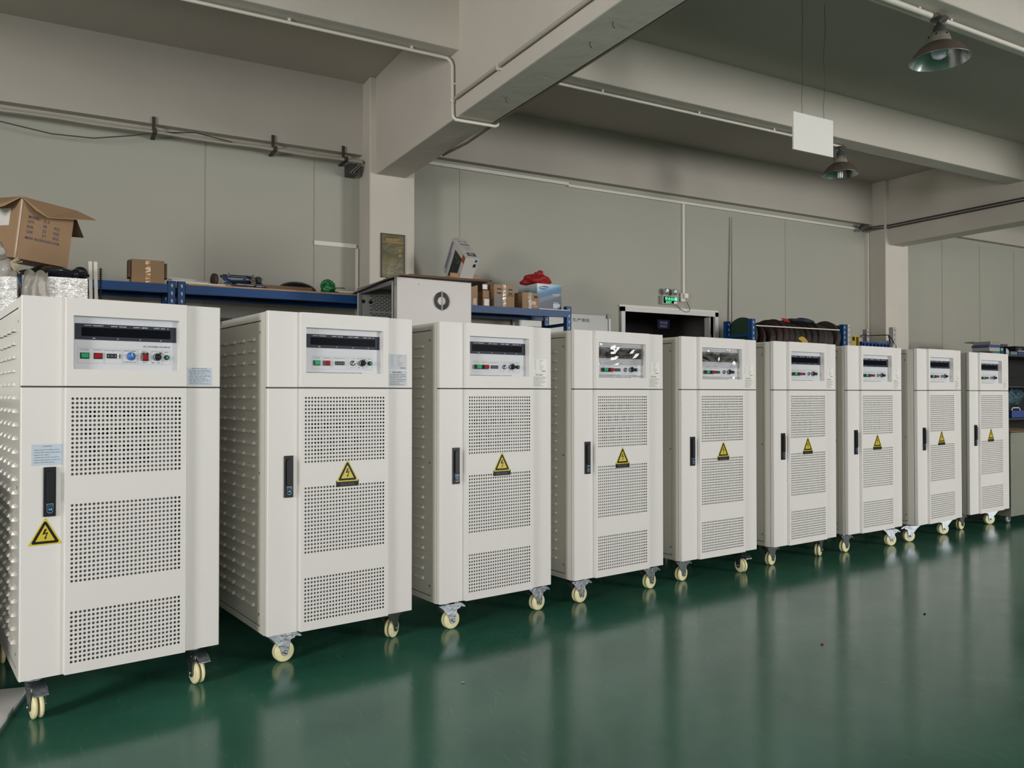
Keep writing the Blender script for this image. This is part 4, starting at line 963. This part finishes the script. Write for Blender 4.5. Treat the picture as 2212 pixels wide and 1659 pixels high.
tag(g.build('coiled_hose'), 'coil of glossy black hose arching on the rack left of the green rope', 'hose')
GRN = M('green_strap', (.008, .14, .035), .3, bump=(30, .4, .01))
g = MB(); g.blob((0, 0, .036), (.056, .050, .035), GRN, .25, 6, 20, 12, flat=-.034); g.tube([(.0+.042*math.cos(t), .0+.01*math.sin(2*t), .062+.034*math.sin(t)) for t in [q*PI/8 for q in range(17)]], .014, GRN, 8); g.tube([(-.02, -.04, .03), (.04, -.05, .042), (.10, -.05, .045), (.112, -.04, .046)], .004, GRN, 8)
o = g.build('green_strap'); o.location = (1.655, 5.73, 2.004); tag(o, 'tangled green plastic strap on the rack left of the fan enclosure', 'strap')
g = MB(); g.tube([(1.72, 5.68, 2.022), (1.98, 5.68, 2.022)], .008, PVC, 8); tag(g.build('white_tube'), 'white tube lying on the rack right of the green strap', 'tube')
g = MB(); g.blob((1.86, 5.80, 2.014), (.13, .07, .02), M('grey_plastic', (.14, .15, .16), .25, bump=(20, .8, .02)), .4, 17, 24, 10, flat=-.009); tag(g.build('grey_plastic_bag'), 'crumpled grey plastic behind the white tube on the rack', 'bag')

# ------------------------------------------------------------ things on the back wall
g = MB(); PO = M('poster_gold', (.13, .115, .055), .22, var=(5, .35), bump=(8, .3, .02)); 
r = empty('poster', (2.27, 6.035, 2.38)); tag(r, 'dark-framed olive gold poster on the column above the fan enclosure', 'poster')
g.box(-.094, .094, 0, .008, -.172, .172, PO); g.text('检验须知', (0, -.001, .128), .115, .026, M('gold_ink', (.42, .22, .05), .4)); g.text('检', (.06, -.001, .045), .022, .028, MATS['gold_ink']); g.text('查', (.06, -.001, .008), .022, .026, MATS['gold_ink'])
g.box(-.085, .085, -.0006, 0, .108, .112, MATS['gold_ink']); g.build('print', r)
g = MB(); FB = M('frame_dark', (.02, .016, .014), .5)
for a_ in ((-.1, .1, .170, .176), (-.1, .1, -.176, -.170), (-.1, -.094, -.176, .176), (.094, .1, -.176, .176)): g.box(a_[0], a_[1], -.004, .008, a_[2], a_[3], FB)
g.build('frame', r)
r = empty('whiteboard', (0, 0, 0)); tag(r, 'whiteboard with handwriting on the wall beside the blue rack post', 'whiteboard')
g = MB(); g.box(3.5, 4.55, 6.272, 6.29, .9, 2.03, M('whiteboard_face', (.50, .51, .49), .25)); MARK = M('marker_ink', (.12, .14, .20), .6)
g.text('生产看板', (4.24, 6.2712, 1.975), .20, .036, MARK); g.text('保持安全作业', (3.745, 6.2712, 1.885), .19, .024, MARK); g.build('panel', r)
g = MB(); g.box(4.55, 4.575, 6.262, 6.29, .9, 2.03, FR); g.box(3.5, 4.575, 6.262, 6.29, 2.03, 2.042, M('frame_grey', (.25, .25, .25), .4)); g.box(4.53, 4.58, 6.255, 6.29, 2.0, 2.045, MATS['frame_grey']); g.build('frame', r)
# emergency light with exit sign
r = empty('exit_sign', (5.305, 6.27, 2.222)); tag(r, 'green lit exit sign box with two emergency spotlights above the doorway', 'exit sign')
g = MB(); g.box(-.100, .100, -.02, .028, -.042, .042, M('sign_grey', (.42, .42, .43), .35)); g.box(-.090, .090, -.021, -.02, -.035, .035, GLASSB); g.build('housing', r, bevel=.002)
g = MB(); GE = M('green_glow', (.05, .5, .2), .4, emit=((.10, .85, .35), 1.3))
g.text('安全出口', (.0, -.0215, .013), .140, .034, GE); g.text('EXIT', (-.02, -.0215, -.021), .075, .020, GE); g.box(.055, .085, -.0215, -.021, -.004, .030, GE); g.box(.045, .085, -.0217, -.0213, -.032, -.012, STWHITE); g.build('lettering', r)
for x_ in (-.057, .050):
    g = MB(); g.lathe([(0, 0), (.026, 0), (.034, .022), (.034, .030), (.030, .030)], (x_, -.0, .083), (0,-1,.05), M('lamp_grey', (.38, .37, .35), .35), 24)
    g.lathe([(.030, .029), (.018, .024), (0, .022)], (x_, -.0, .083), (0,-1,.05), CHROME, 24); g.lathe([(0, .029), (.012, .028), (.012, .024)], (x_, 0, .083), (0,-1,.05), STWHITE, 12); g.tube([(x_, .005, .042), (x_, .005, .06)], .006, PVC, 8); g.build('spotlight', r)
r = empty('power_socket', (5.505, 6.27, 2.262)); tag(r, 'white wall socket with a plug, right of the exit sign', 'socket')
g = MB(); g.box(-.04, .04, -.0, .03, -.045, .045, PVC); g.build('box', r, bevel=.003)
g = MB(); g.box(-.02, .03, -.03, 0, -.01, .04, STWHITE); g.build('plug', r, bevel=.004)
g = MB(); g.tube([(.01, -.02, -.01), (.02, -.01, -.04), (.055, 0, -.08), (.075, 0, -.115), (.06, 0, -.142), (.01, 0, -.148), (-.05, .0, -.125), (-.09, 0, -.095), (-.105, 0, -.08)], .003, BLACK, 6); g.build('cord', r)
g = MB(); g.box(5.494, 5.52, 6.278, 6.30, 2.286, 3.225, PVC); tag(g.build('cable_trunking'), 'narrow vertical white trunking running down to the wall socket', 'trunking')
g = MB(); g.box(-.078, .078, -.004, .004, -.046, .046, M('door_sign_navy', (.008, .009, .040), .6, spec=.1)); SG = M('sign_lettering', (.11, .115, .15), .5); g.text('变压器', (0, -.0046, .016), .098, .028, SG); g.text('绕线区', (0, -.0046, -.020), .098, .028, SG)
o = g.build('doorway_sign'); o.location = (5.272, 6.32, 1.982); tag(o, 'small navy sign with two lines of lettering hanging in the dark doorway', 'sign')

# cable run on the left bay
g = MB(); DB = M('bracket_dark', (.035, .028, .02), .6)
for x_ in (.53, 1.365, 1.915):
    r = empty('cable_bracket', (x_, 6.2, 3.12)); tag(r, {.53: 'dark steel cable bracket, leftmost on the left bay beam', 1.365: 'dark steel cable bracket, middle one on the left bay beam', 1.915: 'dark steel cable bracket next to the near column'}[x_], 'bracket', 'dark brackets of the cable run')
    g = MB(); g.box(-.011, .011, -.0, .012, .035, .135, DB); g.box(-.014, .014, -.075, .10, -.005, .006, DB); g.box(-.014, .014, -.078, -.066, -.005, .03, DB); g.build('hanger', r)
GC = M('cable_grey', (.36, .33, .28), .6); DC = M('cable_dark', (.05, .045, .035), .6)
for q, (y_, z_, rr, m_, lab) in enumerate(((6.165, 3.140, .010, GC, 'light grey cable, uppermost on the wall brackets'), (6.138, 3.124, .010, GC, 'light grey cable at the front of the wall brackets'), (6.18, 3.135, .006, DC, 'thin dark cable along the back of the wall brackets'))):
    g = MB(); pts = [(-3.0+(5.05)*t/24, y_, z_+.004*math.sin(t*1.9+q)-(.0 if t > 8 else (8-t)*.002)) for t in range(25)]; g.tube(pts, rr, m_, 8); tag(g.build('wall_cable'), lab, 'cable', 'cables on the left wall brackets')
g = MB(); g.tube([(-.9, 6.14, 3.10), (-.45, 6.15, 3.06), (-.1, 6.16, 3.02), (.15, 6.16, 3.03), (.40, 6.15, 3.085), (.53, 6.14, 3.125), (.80, 6.12, 3.16), (1.05, 6.12, 3.13)], .004, DC, 6); tag(g.build('drooping_cable'), 'thin black cable drooping below the leftmost bracket', 'cable')
r = empty('junction_box', (1.99, 6.2, 3.03)); tag(r, 'small black junction box with loose wires beside the near column', 'box')
g = MB(); g.box(-.04, .035, -.03, .09, -.0, .085, M('jb_dark', (.03, .032, .036), .5)); g.build('housing', r, bevel=.003)
g = MB()
for q in range(4): g.tube([(-.03+q*.012, -.04, .01), (.01+q*.01, -.05, .05), (.05+q*.004, -.04, .09-q*.006)], .003, BLACK if q % 2 else GC, 6)
g.build('wires', r)
# conduits under the beams
def clip(g, x_, y_, z_): g.box(x_-.008, x_+.008, y_-.004, y_+.004, z_, z_+.035, PVC)
g = MB(); zc = 3.405; g.tube([(-3.9, 4.60, zc), (2.05, 4.60, zc), (2.09, 4.592, zc-.005), (2.105, 4.575, zc-.03), (2.108, 4.56, zc-.06), (2.108, 4.555, 3.05), (2.110, 4.55, 3.015), (2.125, 4.545, 3.002), (2.16, 4.54, 3.0), (2.40, 4.53, 3.0), (2.415, 4.53, 3.01), (2.418, 4.53, 3.05)], .010, PVC, 10)
for x_ in (-.6, .35, 1.10, 1.85): clip(g, x_, 4.60, zc)
g.box(2.10, 2.13, 4.545, 4.57, 3.225, 3.233, PVC); g.lathe([(.014, -.01), (.014, .01)], (2.108, 4.555, 3.12), (0,0,1), PVC, 12); g.build('conduit_pipe'); tag(bpy.data.objects['conduit_pipe'], 'white conduit along the near beam, stepping down round the main beam', 'pipe')
g = MB(); g.tube([(2.112, 4.53, 3.13), (2.112, 3.0, 3.115), (2.112, 0.5, 3.10)], .011, M('conduit_grey', (.42, .38, .33), .6), 10)
for y_ in (3.95, 3.0, 2.2): g.box(2.10, 2.13, y_-.006, y_+.006, 3.10, 3.135, PVC)
tag(g.build('conduit_pipe'), 'painted conduit running along the side of the main beam', 'pipe')
g = MB(); g.tube([(2.40, 5.35, 3.03), (2.402, 4.95, 3.012), (2.40, 4.4, 3.025), (2.40, 3.9, 3.03), (2.40, 3.0, 3.03), (2.40, .5, 3.03)], .010, M('cable_brown', (.14, .12, .09), .7), 8); tag(g.build('beam_cable'), 'dark sagging cable along the far lower edge of the main beam', 'cable')
g = MB(); g.tube([(2.39, 4.61, zc), (5.80, 4.61, zc)], .010, PVC, 10)
for x_ in (3.30, 4.20, 5.0, 5.6): clip(g, x_, 4.61, zc)
tag(g.build('conduit_pipe'), 'white conduit under the second beam leading to the farther lamp', 'pipe')
g = MB(); g.tube([(2.39, 2.76, zc), (4.23, 2.76, zc)], .016, PVC, 10); g.tube([(2.39, 2.80, zc+.002), (4.20, 2.80, zc+.002)], .007, PVC, 8); g.tube([(4.36, 2.76, zc), (12, 2.76, zc)], .013, PVC, 10)
for x_ in (3.0, 4.13, 4.42, 5.6): clip(g, x_, 2.76, zc)
tag(g.build('conduit_pipe'), 'thick white conduit at top right above the nearer lamp', 'pipe')
for q in range(2):
    g2 = MB(); yy = [6.10, 4.6, 2.5, 0]; zq = 3.255-.028*q; g2.tube([(8.20, 6.21, zq-.02), (8.36, 6.10, zq), (8.415, 6.03, zq)]+[(8.415, y_, zq-.012*i) for i, y_ in enumerate(yy[1:])], .009, DC, 8); tag(g2.build('beam_cable'), ['upper dark cable along the far main beam at right', 'lower dark cable along the far main beam at right'][q], 'cable', 'cables on the far main beam')
g = MB(); g.blob((8.20, 6.20, 3.235), (.08, .03, .03), DC, .5, 8, 16, 10); tag(g.build('cable_knot'), 'tangle of dark cable in the corner beside the far column', 'cable')
# small hooks under the main beam
for x_, y_, lab in ((2.22, 3.02, 'bent wire hook under the main beam, nearest the camera'), (2.25, 3.25, 'bent wire hook under the main beam, middle of three'), (2.24, 4.10, 'bent wire hook under the main beam, nearest the white conduit elbow')):
    g = MB(); g.tube([(x_, y_, 3.022), (x_, y_, 3.0), (x_+.012, y_, 2.992)], .003, DC, 6); tag(g.build('wire_hook'), lab, 'hook', 'wire hooks under the main beam')

# pendant lamps
def lamp(x_, y_, top, R_, bulb, label):
    r = empty('pendant_lamp', (x_, y_, 0)); tag(r, label, 'lamp', 'tin-shade pendant lamps')
    rim = top-.265
    TIN = M('shade_rust', (.12, .092, .07), .55, .3, var=(9, .3)); INN = M('shade_inner', (.42, .44, .43), .22, .9, bump=(6, .3, .01))
    g = MB(); pr = [(R_, rim), (R_*.93, rim+.02), (R_*.72, rim+.062), (R_*.50, rim+.088), (R_*.40, rim+.094)]
    g.lathe(pr, (0,0,0), (0,0,1), TIN, 40); g.lathe([(a_-.002, b_-.002) for a_, b_ in pr], (0,0,0), (0,0,1), INN, 40); g.lathe([(R_-.002, rim-.002), (R_+.002, rim-.001), (R_, rim+.002)], (0,0,0), (0,0,1), CHROME, 40); g.build('shade', r)
    g = MB(); g.lathe([(R_*.40, rim+.092), (R_*.36, rim+.125), (R_*.30, rim+.150), (R_*.20, rim+.152)], (0,0,0), (0,0,1), M('neck_tin', (.28, .255, .21), .5, .3), 28)
    for q in range(6): a_ = q*PI/3+.3; g.obox((math.cos(a_)*R_*.345, math.sin(a_)*R_*.345, rim+.135), (Vector((math.cos(a_), math.sin(a_), 0)), Vector((-math.sin(a_), math.cos(a_), 0)), Vector((0,0,1))), (.004, .004, .004), DARK)
    g.build('neck', r)
    g = MB(); g.lathe([(R_*.21, rim+.150), (R_*.20, rim+.185), (R_*.10, rim+.205), (R_*.07, rim+.225), (R_*.30, rim+.230), (R_*.30, rim+.234), (0, rim+.236)], (0,0,0), (0,0,1), M('socket_dark', (.05, .055, .05), .5), 20)
    for q in (-1, 1): g.tube([(q*.015, 0, rim+.234), (q*.004, .008*q, top-.012), (q*.02, 0, top+.0)], .003, M('wire_brown', (.12, .07, .04), .6), 6)
    g.tube([(.02, -.01, rim+.24), (.03, -.012, rim+.258)], .004, REDB, 6); g.build('lamp_holder', r)
    g = MB()
    if bulb: g.lathe([(.018, rim+.12), (.034, rim+.095), (.045, rim+.065), (.045, rim+.040), (.034, rim+.018), (.014, rim+.008), (0, rim+.006)], (0,0,0), (0,0,1), M('bulb_milk', (.62, .64, .70), .12), 24)
    else:
        for q in ((-.012, -.008), (.012, -.008), (-.012, .01), (.012, .01)): g.tube([(q[0], q[1], rim+.1), (q[0], q[1], rim-.028)], .007, STWHITE, 8)
    g.build('bulb', r)
    return r
l1 = lamp(4.30, 2.755, 3.43, .158, True, 'tin-shaded pendant lamp with a milky bulb, nearer one at top right')
l2 = lamp(5.80, 4.615, 3.43, .150, False, 'tin-shaded pendant lamp with a tube bulb, right of the hanging board')
l1.rotation_euler = (math.radians(0), math.radians(0), 0)
# hanging board
r = empty('hanging_board', (4.145, 3.5, 2.93)); tag(r, 'blank white board hanging from two thin wires', 'board')
g = MB(); g.box(-.185, .180, -.005, .005, -.120, .117, M('board_white', (.74, .73, .70), .5)); g.build('panel', r)
for x_, dx in ((-.10, .0), (.10, .01)):
    g = MB(); g.tube([(x_, 0, .10), (x_-.006, 0, .2), (x_+.004+dx, 0, .35), (x_-.002, 0, .5), (x_+.006+dx, 0, .7), (x_+dx, 0, .86)], .0013, DC, 5); g.build('wire', r)

# ------------------------------------------------------------ right end: dark shelving and machine
r = empty('dark_shelf', (9.5, 5.45, 0)); tag(r, 'dark steel shelving behind the rightmost cabinet', 'shelf')
DS = M('shelf_dark', (.035, .033, .03), .5)
g = MB()
for z_ in (.35, 1.0, 1.37, 1.725): g.box(-.50, 1.75, -.25, .30, z_-.02, z_, DS)
g.build('shelves', r)
for x_, y_ in ((-.48, -.25), (1.73, -.25), (-.48, .28), (1.73, .28)):
    g = MB(); g.box(x_-.02, x_+.02, y_-.015, y_+.015, 0, 1.75, M('post_rust', (.10, .045, .025), .7) if x_ < 0 and y_ < 0 else DS); g.build('post', r)
g = MB(); g.box(-.5, 1.75, .28, .30, 0, 1.72, DARK); g.build('back_panel', r)
def sbox(nm, x0_, x1_, z0_, z1_, mat, lab, y0_=5.22, y1_=5.42, cat='box'):
    g = MB(); g.box(x0_, x1_, y0_, y1_, z0_, z1_, mat); return tag(g.build(nm, bevel=.003), lab, cat)
BL1 = M('box_blue', (.03, .06, .25), .4); BL2 = M('box_teal', (.04, .16, .22), .4); OFF = M('box_offwhite', (.35, .35, .30), .6)
sbox('teal_tray', 9.03, 9.23, 1.727, 1.757, BL2, 'teal tray on top of the dark shelving, below the paper stack', cat='tray')
sbox('paper_stack', 9.03, 9.23, 1.758, 1.80, OFF, 'off-white paper stack between the teal tray and the blue box', cat='paper')
sbox('blue_carton', 9.02, 9.24, 1.801, 1.828, BL1, 'flat bright blue box on the paper stack', cat='box')
sbox('small_parcel', 9.05, 9.24, 1.829, 1.868, M('clear_parcel', (.26, .25, .2), .25, bump=(20, .5, .01)), 'clear wrapped parcel on the flat blue box', cat='parcel')
g = MB(); g.lathe([(0, 0), (.038, 0), (.038, .07), (.036, .078), (0, .078)], (9.30, 5.26, 1.727), (0,0,1), M('tin_teal', (.03, .14, .17), .25, .3), 24); tag(g.build('teal_tin'), 'round teal tin beside the chrome rods on the dark shelving', 'tin')
g = MB()
for q in range(3): g.tube([(9.39+q*.018, 5.24, 1.727), (9.392+q*.018, 5.24, 1.80-.01*q)], .007, CHROME, 8)
tag(g.build('chrome_rods'), 'short chrome rods standing on the dark shelving', 'rod')
g = MB(); g.prism([(9.30, 1.76), (9.36, 1.868), (9.85, 1.868), (9.85, 1.76)], 'y', 5.48, 5.56, M('case_charcoal', (.05, .055, .055), .5)); g.box(9.15, 9.85, 5.46, 5.58, 1.868, 1.882, M('case_lid', (.30, .30, .28), .4)); g.box(9.30, 9.85, 5.48, 5.56, 1.727, 1.76, MATS['case_charcoal']); tag(g.build('charcoal_case'), 'long charcoal case with a pale lid at the back of the dark shelving', 'case')
sbox('teal_box', 9.45, 9.58, 1.727, 1.765, M('box_greyteal', (.10, .18, .21), .4), 'low grey-teal box right of the chrome rods')
sbox('navy_box', 9.60, 9.85, 1.727, 1.765, M('box_navy', (.02, .05, .14), .4), 'low navy box at the right end of the dark shelving top')
g = MB(); g.box(9.58, 9.85, 5.24, 5.44, 1.766, 1.83, BLACK); g.box(9.64, 9.70, 5.2385, 5.24, 1.795, 1.803, INKG); g.box(9.62, 9.85, 5.236, 5.24, 1.772, 1.778, STWHITE); tag(g.build('black_instrument'), 'black instrument box on top of the low navy box', 'box')
# desk fan cage on the middle shelf
r = empty('desk_fan', (9.42, 5.34, 1.462)); tag(r, 'round black wire fan cage on the dark shelving', 'fan')
g = MB(); R_ = .155
for q in range(3): g.tube([(math.cos(t)*R_*(1-.33*q), -.03*q, .08+math.sin(t)*R_*(1-.33*q)) for t in [k_*PI/16 for k_ in range(33)]], .004, BLACK, 6, False)
for q in range(30): a_ = q*PI/15; g.tube([(math.cos(a_)*R_, 0, .08+math.sin(a_)*R_), (math.cos(a_)*R_*.5, -.05, .08+math.sin(a_)*R_*.5), (0, -.06, .08)], .0015, CHROME, 5)
g.build('cage', r)
g = MB()
for q in range(3):
    a_ = q*2*PI/3; g.obox((math.cos(a_)*.07, -.02, .08+math.sin(a_)*.07), (Vector((math.cos(a_), .2, math.sin(a_))), Vector((0,1,0)), Vector((-math.sin(a_), .3, math.cos(a_)))), (.055, .002, .03), M('fan_blade', (.12, .13, .13), .3))
g.lathe([(0, -.03), (.03, -.03), (.03, .06), (0, .06)], (0, 0, .08), (0,1,0), BLACK, 16); g.build('blades', r)
g = MB(); g.tube([(0, .03, .08), (0, .05, -.088)], .012, BLACK, 8); g.build('stand', r)
sbox('black_device', 9.20, 9.85, 1.372, 1.46, BLACK, 'black device with a metal latch on the dark shelving below the fan', 5.225, 5.245)
g = MB(); g.blob((9.62, 5.33, 1.235), (.20, .08, .10), M('parts_teal', (.03, .075, .10), .35, bump=(30, 1, .03), var=(30, .8)), .3, 12, 24, 14, flat=-.095); tag(g.build('parts_bag'), 'bag of teal-grey parts in the middle bay of the dark shelving', 'bag')
r = empty('welding_machine', (9.62, 5.24, .90)); tag(r, 'blue toolbox with a pale handle at the bottom of the dark shelving', 'toolbox')
g = MB(); g.box(-.12, .25, 0, .18, .0, .085, BL1); g.build('case', r, bevel=.005); g = MB(); g.tube([(-.10, .02, .085), (-.07, .02, .115), (.05, .02, .115), (.08, .02, .085)], .006, STWHITE, 8); g.build('handle', r)
r.location.z = 1.002
g = MB()
for q, c_ in enumerate(((.40, .16, .03), (.03, .06, .22), (.3, .2, .1))):
    g.tube([(9.05+q*.03, 5.20, 1.002), (9.04+q*.03, 5.2, 1.10), (9.07+q*.02, 5.2, 1.16+.03*q), (9.05+.02*q, 5.2, 1.25)], .010, M('hang%d' % q, c_, .5), 8)
tag(g.build('coloured_leads'), 'orange and blue leads bunched beside the shelving post', 'cable')

r = empty('steel_machine', (8.085, 4.475, 0), math.radians(4)); tag(r, 'low grey-green steel machine on casters right of the last cabinet', 'machine')
GM = M('machine_green', (.20, .215, .175), .5, var=(3, .06)); w_, d_ = 1.0, .62
g = MB(); g.box(0, w_, 0, d_, .075, .885, GM); g.build('body', r, bevel=.004)
g = MB(); g.box(-.004, w_+.004, -.004, d_+.004, .885, .897, GM); g.build('top_plate', r)
g = MB()
for z_ in (.19, .47, .80, .845): g.lathe([(0, 0), (.007, 0), (.005, .004), (0, .004)], (.018, 0, z_), (0,-1,0), SCREW, 10)
g.build('screws', r)
for x_, y_ in ((.10, .08), (.9, .08), (.1, .54), (.9, .54)):
    g = MB(); g.lathe([(0, -.012), (.030, -.012), (.034, -.006), (.034, .006), (.030, .012), (0, .012)], (x_, y_, .036), (0,1,0), M('wheel_grey', (.32, .33, .32), .4), 24); g.box(x_-.02, x_+.02, y_-.018, y_-.014, .03, .075, CHROME); g.box(x_-.02, x_+.02, y_+.014, y_+.018, .03, .075, CHROME); g.box(x_-.025, x_+.025, y_-.02, y_+.02, .068, .076, CHROME); g.build('caster', r)
g = MB(); g.add([(8.13, 4.50, .905), (8.95, 4.48, .905), (8.95, 4.95, .905), (8.25, 4.98, .905), (8.13, 4.50, .910), (8.95, 4.48, .910), (8.95, 4.95, .910), (8.25, 4.98, .910)], [(3,2,1,0),(4,5,6,7),(0,1,5,4),(1,2,6,5),(2,3,7,6),(3,0,4,7)], CARD); tag(g.build('cardboard_sheet'), 'brown cardboard sheet lying on the grey-green machine', 'cardboard')

# ------------------------------------------------------------ floor bits
g = MB(); g.add([(-.140, 4.05, .0), (-.66, 4.16, 0), (-.66, 3.0, 0), (-.33, 3.0, 0), (-.140, 4.05, .014), (-.66, 4.16, .014), (-.66, 3.0, .014), (-.33, 3.0, .014)], [(0,1,2,3),(7,6,5,4),(0,4,5,1),(1,5,6,2),(2,6,7,3),(3,7,4,0)], M('panel_white', (.80, .79, .77), .45)); 
FP = g.build('flat_panel'); tag(FP, 'white panel lying on the floor under the leftmost cabinet', 'panel')
for x_, y_, m_, lab in ((1.539, 3.213, OFF, 'pale speck of debris on the floor below the third cabinet'), (4.357, 2.904, BLACK, 'black speck of debris on the floor at right'), (3.371, 2.806, REDB, 'tiny red speck of debris on the floor')):
    g = MB(); g.blob((x_, y_, .003), (.009, .005, .003), m_, .4, 3, 12, 8); tag(g.build('floor_debris'), lab, 'debris')
g = MB(); g.box(.66, .76, 4.40, 4.46, 1.664, 1.678, BLACK); g.box(.66, .68, 4.40, 4.46, 1.650, 1.664, BLACK); o = tag(g.build('black_bracket'), 'small black bracket on top of the second cabinet at its rear', 'bracket')


r = empty('unseen_navy_box', (-1.2, 4.05, 0)); tag(r, 'unseen navy box added left of the leftmost cabinet to darken its side', 'machine')  # unseen box added to darken the leftmost cabinet's side by reflection and blocking
NV = M('helper_navy', (.012, .016, .028), .4)
g = MB(); g.box(-.48, .46, -.50, .50, .08, 1.02, NV); g.build('body', r, bevel=.006)
for x_, y_ in ((-.4, -.42), (.38, -.42), (-.4, .42), (.38, .42)):
    g = MB(); g.lathe([(0, 0), (.03, 0), (.03, .01), (.012, .02), (.012, .08)], (x_, y_, 0), (0,0,1), SCREW, 12); g.build('foot', r)
g = MB(); g.box(-1.2, -.238, 4.60, 4.64, 0, 1.25, NV); tag(g.build('floor_shade_sheet'), 'dark sheet standing in for the shaded floor behind the leftmost cabinet', 'sheet')  # added sheet: its near-black colour stands for the crates' shade on the floor
